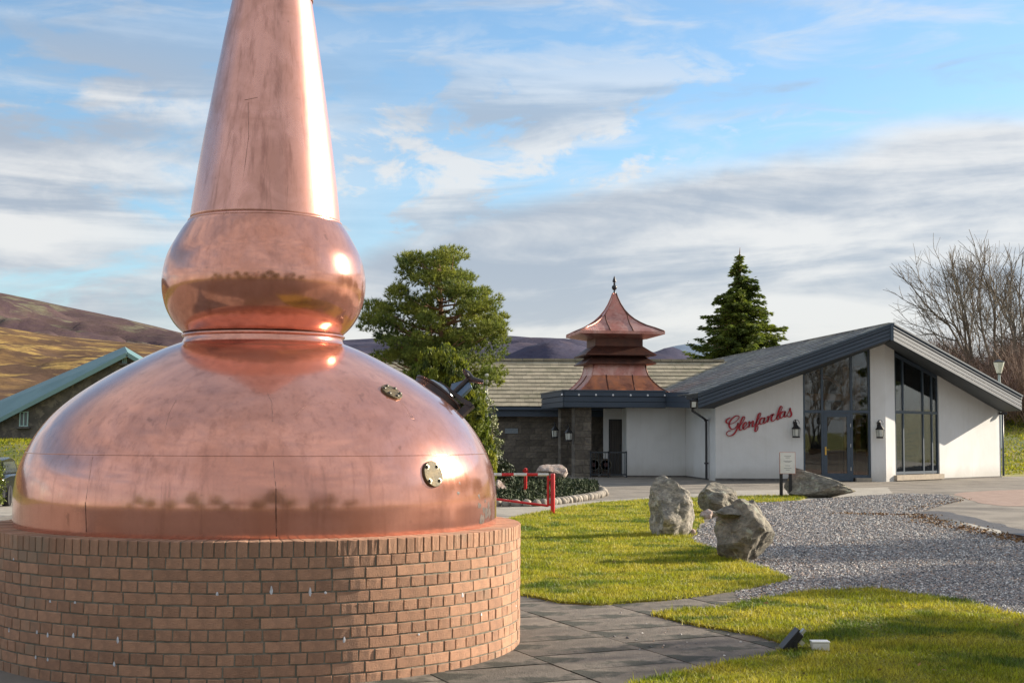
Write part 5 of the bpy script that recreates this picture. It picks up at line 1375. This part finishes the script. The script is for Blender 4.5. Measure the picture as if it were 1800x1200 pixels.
def bare_tree(px, Yd, H, seed, label, r0=.2, spread=.6, stems=3, depth=7, group='bare trees behind the buildings', twig=.013, m=None, z=None, proto=None, pos=None):
    p = W(px, 700, Yd) if pos is None else Vector(pos); zz_ = height(p.x, p.y) if z is None else z
    t = thing('bare_tree', label, 'tree', (p.x, p.y, zz_ - .1), random.uniform(0, 6), group)
    if proto is None:
        V, F = bare_mesh(seed, H, r0, spread, stems, depth, twig)
        o = fastmesh('branches', V, F, m or m_barkg, t)
        b = MB(); b.tube([(0, 0, -.3), (0, 0, .4), (0, 0, .9)], [r0 * 2.0, r0 * 1.5, r0 * 1.0], 10); b.build('trunk', m or m_barkg, t, smooth=True)
    else:
        for ch in proto.children: c = ch.copy(); COL.objects.link(c); c.parent = t
        t.scale = [H / proto['h']] * 3
    t['h'] = H
    return t
bt = bare_tree(1726, 84, 12.0, 23, 'large many stemmed bare tree behind the right end of the gable', .15, .72, 5, 6, twig=.011)
bt2 = bare_tree(1802, 88, 10.8, 9, 'bare tree at the right edge of the picture behind the street lamp', .16, .72, 3, 6, twig=.011)
bare_tree(1860, 92, 9., 9, 'bare tree just beyond the right edge, lowest of the bare trees on the bank', proto=bt)
bs_ = bare_tree(998, 88, 6.4, 15, 'small bare tree behind the mossy roof, left of the pagoda', .09, .6, 2, 6, twig=.014, m=m_twig)
bare_tree(1168, 86, 5.6, 15, 'small bare tree behind the mossy roof, between pagoda and spruce', proto=bs_)
bare_tree(1196, 90, 5.2, 15, 'smaller bare tree left of the spruce behind the roof', proto=bs_)
# thicket on the bank
n = 15000
pxs = rng.uniform(1596, 1900, n); yy = rng.uniform(76, 98, n)
X0 = np.array([W(a, 700, b_).x for a, b_ in zip(pxs, yy)]); Z0 = np.array([float(height(a, b_)) for a, b_ in zip(X0, yy)])
Hh = rng.uniform(1.0, 3.6, n) * np.interp(pxs, [1596, 1640, 1700, 1900], [.75, .95, 1.05, 1.1]) * (1 + .35 * np.sin(pxs * .05))
ln = rng.normal(0, .30, (n, 2)); b0 = np.stack([X0, yy, Z0], 1) + np.array([0, 0, .2])
b0[:, 2] += rng.uniform(0, 1.0, n) * Hh * .45
tp = b0 + np.stack([ln[:, 0] * Hh, ln[:, 1] * Hh, Hh * .62], 1); md = (b0 + tp) / 2 + rng.normal(0, .12, (n, 3))
wv = np.stack([np.cos(rng.uniform(0, PI, n)), np.sin(rng.uniform(0, PI, n)), np.zeros(n)], 1) * .020
v = np.stack([b0 - wv, b0 + wv, md + wv * .7, md - wv * .7, tp], 1).reshape(-1, 3); k = np.arange(n)[:, None] * 5
f = np.concatenate([k + [0, 1, 2], k + [0, 2, 3], k + [3, 2, 4]], 0)
# side twigs
n2 = 26000; i_ = rng.integers(0, n, n2); t_ = rng.uniform(.2, 1, (n2, 1)); s0 = b0[i_] * (1 - t_) + tp[i_] * t_; e_ = s0 + rng.normal(0, .35, (n2, 3)) + [0, 0, .25]; w3 = rng.normal(0, .010, (n2, 3))
v2 = np.stack([s0 - w3, s0 + w3, e_], 1).reshape(-1, 3); f2 = np.arange(n2 * 3).reshape(-1, 3) + len(v)
o = fastmesh('thicket', np.concatenate([v, v2]), np.concatenate([f, f2]), m_twigr); tag(o, 'brown leafless thicket on the bank behind the building', None, None, 'stuff')

# street lamp on the bank
LY = 68.; p = W(1757, 700, LY); zg = float(height(p.x, LY)); lamp = thing('street_lamp', 'pale street lamp with a tapered lantern head behind the right roof edge', 'lamp', (p.x, LY, zg))
zh = W(1757, 656, LY).z - zg; m_lpole = mat('pale blue grey lamp paint', (.35, .42, .45), None, rough=.5)
MB().tube([(0, 0, -.1), (0, 0, zh)], [.075, .06], 10).build('pole', m_lpole, lamp, smooth=True, angle=40)
MB().lathe([(.11, zh), (.13, zh + .04), (.27, zh + .52), (.25, zh + .53), (0, zh + .53)], 6).build('lantern_glass', m_lglass, lamp)
MB().lathe([(.29, zh + .535), (.29, zh + .56), (.05, zh + .66), (0, zh + .67)], 6).build('cap', m_iron, lamp); MB().lathe([(.12, zh - .05), (.13, zh - .02), (.10, zh - .001), (0, zh - .001)], 10).build('collar', m_iron, lamp)
# hedge and low dyke at the right edge
shrub('hedge', 'clipped green hedge past the right corner of the building', [(1758, 726), (1790, 722), (1830, 728), (1840, 748), (1758, 748)], 92, 1.0, 110, 26, .26, m_shr, 'hedge', (.35, .35, .3), .5, 4, float(height(31.8, 92)))
m_dyke = mat('dry stone', (.30, .27, .22), (.2, .18, .15), 3, .95, .6, rand=.3)
dy = thing('stone_dyke', 'low dry stone wall along the top of the grassy bank at the right edge', 'wall', (0, 0, 0)); random.seed(3)
for k in range(26):
    a_ = colplan(1758 + k * 4.2, (0, 84), (60, 84)); z_ = float(height(a_.x, 84)); b = MB(); b.box((a_.x, 84, z_ + .13), (.16, .3, .34 + random.uniform(-.05, .05)), random.uniform(-.2, .2)); b.build('stone', m_dyke, dy, bevel=.03)

# ------------------------------------------------------------------ far left: shed, bank, car
m_rub = mat('rubble stone wall', (.17, .15, .125), (.10, .09, .08), 1.6, .95, .8, 12, third=(.22, .19, .15), tscale=3, tlo=.5, thi=.6)
m_green = mat('green painted sheet roof', (.10, .20, .21), (.13, .24, .25), .6, .55, .2)
m_pane = mat('shed window pane', (.12, .14, .16), None, rough=.1)  # plain dark glossy pane colour
shed = thing('stone_shed', 'long stone shed with green sheet roof below the golden hill at far left', 'building', (0, 0, 0))
F1 = W(224, 619, 69.6); F0 = W(-150, 812, 69.6); B1 = W(219, 609, 76.5); B0 = W(-150, 768, 76.5); F2 = W(330, 682, 69.6); B2 = B1 + (F2 - F1)
n_ = Vector((0, 0, -.14))
MB().prism([F0, F1, B1, B0], n_).build('roof', m_green, shed); MB().prism([F1 + Vector((.01, 0, 0)), F2, B2, B1 + Vector((.01, 0, 0))], n_).build('roof', m_green, shed)
b = MB(); b.bar(F0 + Vector((0, -.05, -.10)), F1 + Vector((0, -.05, -.10)), .05, .20); b.bar(F1 + Vector((0, -.05, -.10)), F2 + Vector((0, -.05, -.10)), .05, .20); b.build('verge_board', mat('pale green verge', (.20, .33, .33), None), shed)
zbs = W(0, 780, 70).z - .6; MB().prism([Vector((F0.x, 70, zbs)), Vector((F2.x, 70, zbs)), Vector((F2.x, 70, F2.z - .15)), Vector((F1.x, 70, F1.z - .15)), Vector((F0.x, 70, max(zbs + .02, F0.z - .15)))], (0, .3, 0)).build('wall', m_rub, shed)
m_cyan = mat('pale green window frame', (.42, .60, .56), None)
def swin(x0, x1, y0, y1):
    a = W(x0, y1, 69.93); c = W(x1, y0, 69.93); w = thing('window', None, None); w.parent = shed; cx_, cz_ = (a.x + c.x) / 2, (a.z + c.z) / 2; ww, hh = c.x - a.x, c.z - a.z
    MB().box((cx_, 69.97, cz_), (ww, .05, hh)).build('pane', m_pane, w)
    for dx_ in (-.5, 0, .5): MB().box((cx_ + dx_ * (ww - .05), 69.92, cz_), (.055, .06, hh)).build('frame', m_cyan, w)
    for dz_ in (-.5, .5): MB().box((cx_, 69.915, cz_ + dz_ * (hh - .04)), (ww + .01, .07, .05)).build('frame', m_cyan, w)
    MB().box((cx_, 69.85, cz_ - hh / 2 - .06), (ww + .25, .25, .09)).build('sill', m_base, w)
swin(34, 50, 723, 749); swin(215, 223, 629, 638)
m_hedge = mat('yellow green hedge leaves', (.16, .19, .02), (.10, .13, .02), 3, .7, rand=.4)
shrub('hedge', 'bright yellow green hedge at the left edge in front of the parked car', [(-90, 802), (-6, 800), (4, 812), (7, 850), (4, 880), (-90, 884)], 34, .5, 170, 40, .07, m_hedge, 'hedge', (.14, .14, .14), .6, 12, -.75)
m_carp = mat('black car paint', (.015, .016, .020), None, rough=.18, spec=.8); m_cglass = mat('car glass', (.05, .06, .075), None, rough=.03, spec=1.); m_tyre = mat('tyre', (.012, .012, .012), None, rough=.8)
CY_ = 44.; cp = W(-18, 800, CY_); cz = float(height(cp.x, CY_)); car = thing('parked_car', 'black parked car seen from behind at the left edge below the stone shed', 'car', (cp.x, CY_, cz), math.radians(8))
def loftbox(secs, name, m, bev=.05):
    """secs: list of (y, halfw, z0, z1)"""
    b = MB(); V = []
    for y, w, z0, z1 in secs: V += [(-w, y, z0), (w, y, z0), (w, y, z1), (-w, y, z1)]
    F = [(0, 1, 2, 3)]; 
    for i in range(len(secs) - 1):
        for j in range(4): F.append((i * 4 + j, i * 4 + (j + 1) % 4, i * 4 + 4 + (j + 1) % 4, i * 4 + 4 + j))
    F.append(tuple(4 * (len(secs) - 1) + j for j in (3, 2, 1, 0)))
    return b.add(V, F).build(name, m, car, smooth=True, angle=35, bevel=bev)
loftbox([(-2.1, .74, .32, .72), (-2.0, .84, .26, .88), (-1.2, .87, .24, .95), (.6, .87, .24, .93), (1.6, .84, .25, .80), (2.05, .72, .32, .66)], 'body', m_carp)
loftbox([(-1.98, .66, .9, .96), (-1.65, .63, .93, 1.38), (-.2, .64, .93, 1.45), (.6, .62, .92, 1.36), (1.15, .66, .9, .95)], 'cabin', m_carp, .06)
b = MB(); b.prism([(-.56, -1.965, .97), (.56, -1.965, .97), (.50, -1.74, 1.31), (-.50, -1.74, 1.31)], (0, -.02, .01)); b.build('rear_window', m_cglass, car)
b = MB(); b.prism([(-.56, 1.15, .98), (.56, 1.15, .98), (.5, .72, 1.32), (-.5, .72, 1.32)], (0, .02, .02)); b.build('windscreen', m_cglass, car)
for s_ in (-1, 1):
    b = MB(); b.prism([(s_ * .655, -1.4, .98), (s_ * .67, .75, .98), (s_ * .64, .35, 1.32), (s_ * .64, -1.25, 1.32)], (s_ * .025, 0, 0)); b.build('side_window', m_cglass, car)
    MB().box((s_ * .68, -2.06, .80), (.22, .06, .22)).build('tail_light', m_rp, car, bevel=.02)
    MB().box((s_ * .62, 2.02, .62), (.26, .06, .12)).build('headlight', m_lglass, car, bevel=.02)
    MB().box((s_ * .95, .55, .98), (.16, .10, .12)).build('mirror', m_carp, car, bevel=.03)
    for yy_ in (-1.3, 1.3):
        w = MB().lathe([(.18, -.10), (.31, -.10), (.32, -.06), (.32, .06), (.31, .10), (.18, .10)], 20, (0, 0, 0), Matrix.Rotation(PI / 2, 3, 'Y')).build('wheel', m_tyre, car, smooth=True, angle=40); w.location = (s_ * .80, yy_, .32)
        MB().lathe([(0, -.07), (.19, -.075), (.19, .075), (0, .07)], 14, (0, 0, 0), Matrix.Rotation(PI / 2, 3, 'Y')).build('rim', m_alu, w)
MB().box((0, -2.09, .62), (.52, .02, .11)).build('number_plate', m_panel, car); MB().box((0, -2.08, .38), (1.5, .08, .14)).build('bumper', m_carp, car, bevel=.03)

# ------------------------------------------------------------------ trees outside the picture: shade from the right, and what the copper and glass mirror
def side_pine(x, y, s, label, rz, proto=pine, name='pine_tree'):
    c = copy_tree(proto); c.location = (x, y, 0); c.scale = (s, s, s); c.rotation_euler = (0, 0, rz); c['label'] = label; c['group'] = 'trees outside the picture'; return c
def shade_at(sv): return (19.6 - .41 * sv, 19.8 + .91 * sv) if sv < 0 else (22.6 - .41 * sv, 21.2 + .91 * sv)
for sv, sc, l in ((-2.4, 1.07, 'pine outside the frame on the right, level with the gravel'), (1.2, 1.06, 'pine outside the frame on the right, by the bend of the drive'), (4.6, 1.02, 'pine outside the frame on the right, farthest up the drive')):
    side_pine(*shade_at(sv), sc, l, sv)
for sv, H, l in ((-5.6, 7.9, 'bare tree outside the frame on the right, nearest the camera'), (-4.2, 7.2, 'bare tree outside the frame on the right, beside the first pine'), (3.0, 7.4, 'bare tree outside the frame on the right, between two pines')):
    bare_tree(0, 0, H, 0, l, proto=bt2, pos=(*shade_at(sv), 0), z=0, group='trees outside the picture')
for k, x in enumerate((-38, -27, -19, -9, -2, 9, 17, 26, 35, 46)):
    if k % 3 == 1: bare_tree(0, 0, 8.5 + k % 4, 0, {1: 'bare tree behind the camera, far to the left', 4: 'bare tree straight behind the camera', 7: 'bare tree behind the camera, to the right'}[k], proto=bt, pos=(x, -26 - (k * 7 % 9), 0), z=0, group='trees behind the camera')
    else:
        c = side_pine(x, -25 - (k * 5 % 11), 1.15 + .2 * (k % 3), 'pine tree behind the camera, number %s from the left' % ['one', '', 'two', 'three', '', 'four', 'five', '', 'six', 'seven'][k], k * 1.3); c['group'] = 'trees behind the camera'

for x, y, s_, l in ((38, 56, 1.1, 'pine to the right of the building, outside the frame'), (44, 52, 1.3, 'broad pine to the right of the forecourt, outside the frame'), (46, 60, 1.2, 'pine far to the right of the building, lower on the bank'), (53, 66, 1.5, 'tall pine far to the right of the building'), (60, 74, 1.4, 'pine far to the right of the building, highest on the bank'), (40, 47, 1.0, 'small pine to the right of the forecourt')):
    side_pine(x, y, s_, l, x * 1.7).location.z = height(x, y)

# rank grass round the feet of the boulders and along the lawn edges
CV = []
for nm in ('boulder', 'boulder.001', 'boulder.002', 'boulder.003', 'spotlight', 'junction_box', 'notice_board', 'gate_post'):
    o = bpy.data.objects[nm]; big = nm.startswith('boulder'); k = 700 if big else 130
    rr_ = {'boulder': .42, 'boulder.001': .46, 'boulder.002': .38, 'boulder.003': .8}.get(nm, .07 if nm != 'notice_board' else .16)
    a = rng.uniform(0, 2 * PI, k); q = rr_ * rng.uniform(.75, 1.22, k); x = o.location.x + np.cos(a) * q; y = o.location.y + np.sin(a) * q * .9
    ok = inpoly(np.stack([x, y], 1), LA) | inpoly(np.stack([x, y], 1), LB); x, y = x[ok], y[ok]; k = len(x)
    h = rng.uniform(.03, .085, k) * (1 if big else .7); w = rng.uniform(.003, .006, k); aa = rng.uniform(0, PI, k); ln_ = rng.normal(0, .03, (k, 2))
    b_ = np.stack([x, y, .02 + gz(y)], 1); s_ = np.stack([np.cos(aa) * w, np.sin(aa) * w, np.zeros(k)], 1); CV.append(np.stack([b_ - s_, b_ + s_, b_ + np.stack([ln_[:, 0], ln_[:, 1], h], 1)], 1).reshape(-1, 3))
for poly, dens in ((LA, 90), (LB, 110)):
    for i in range(len(poly)):
        p0, p1 = np.array(poly[i][:2]), np.array(poly[(i + 1) % len(poly)][:2])
        if not (7.5 < p0[1] < 32): continue
        k = int(np.linalg.norm(p1 - p0) * dens); t = rng.random((k, 1)); q = p0 * (1 - t) + p1 * t + rng.normal(0, .022, (k, 2))
        h = rng.uniform(.02, .055, k); w = rng.uniform(.0025, .005, k) * (1 + .03 * q[:, 1]); aa = rng.uniform(0, PI, k); ln_ = rng.normal(0, .03, (k, 2))
        b_ = np.stack([q[:, 0], q[:, 1], .008 + gz(q[:, 1])], 1); s_ = np.stack([np.cos(aa) * w, np.sin(aa) * w, np.zeros(k)], 1); CV.append(np.stack([b_ - s_, b_ + s_, b_ + np.stack([ln_[:, 0], ln_[:, 1], h + .015], 1)], 1).reshape(-1, 3))
v = np.concatenate(CV); tag(fastmesh('edge_grass', v, np.arange(len(v)).reshape(-1, 3), m_blade), 'longer grass tufts at the lawn edges and round the boulders', None, None, 'stuff')
# rough grass on the banks
k = 46000; x = np.concatenate([rng.uniform(17, 44, k), rng.uniform(-30, -12, k // 4)]); y = np.concatenate([rng.uniform(55, 96, k), rng.uniform(50, 68, k // 4)]); k = len(x)
z_ = np.array([float(height(a_, b_)) for a_, b_ in zip(x, y)]); cl_ = np.array([mnoise.noise(Vector((a_ * .5, b_ * .5, 2))) for a_, b_ in zip(x, y)])
h = rng.uniform(.04, .14, k) * (1 + 1.2 * np.clip(cl_, -.4, 1)); w = rng.uniform(.02, .05, k); aa = rng.uniform(-.5, .5, k)
b_ = np.stack([x, y, z_ - .01], 1); s_ = np.stack([np.cos(aa) * w, np.sin(aa) * w, np.zeros(k)], 1); v = np.stack([b_ - s_, b_ + s_, b_ + np.stack([rng.normal(0, .06, k), rng.normal(0, .06, k), h], 1)], 1).reshape(-1, 3)
tag(fastmesh('bank_grass', v, np.arange(len(v)).reshape(-1, 3), m_blade), 'rough grass on the banks beyond the building', None, None, 'stuff')
bt.scale = (.82, .82, 1.0); bt2.scale = (.9, .9, 1.0)
WORDS = ['first', 'second', 'third', 'fourth', 'fifth', 'sixth', 'seventh', 'eighth', 'ninth', 'tenth', 'eleventh', 'twelfth']
for k, x in enumerate((-43, -33, -23, -14, -5.5, 3.5, 12.5, 21, 30, 40)):
    c = side_pine(x, -24 - (k * 3 % 5), .85 + .12 * (k * 7 % 4), WORDS[k] + ' low pine from the left in the shelter belt behind the camera', k * 2.1); c['group'] = 'trees behind the camera'
    c.location.z = -1.6 - .3 * (k % 3)
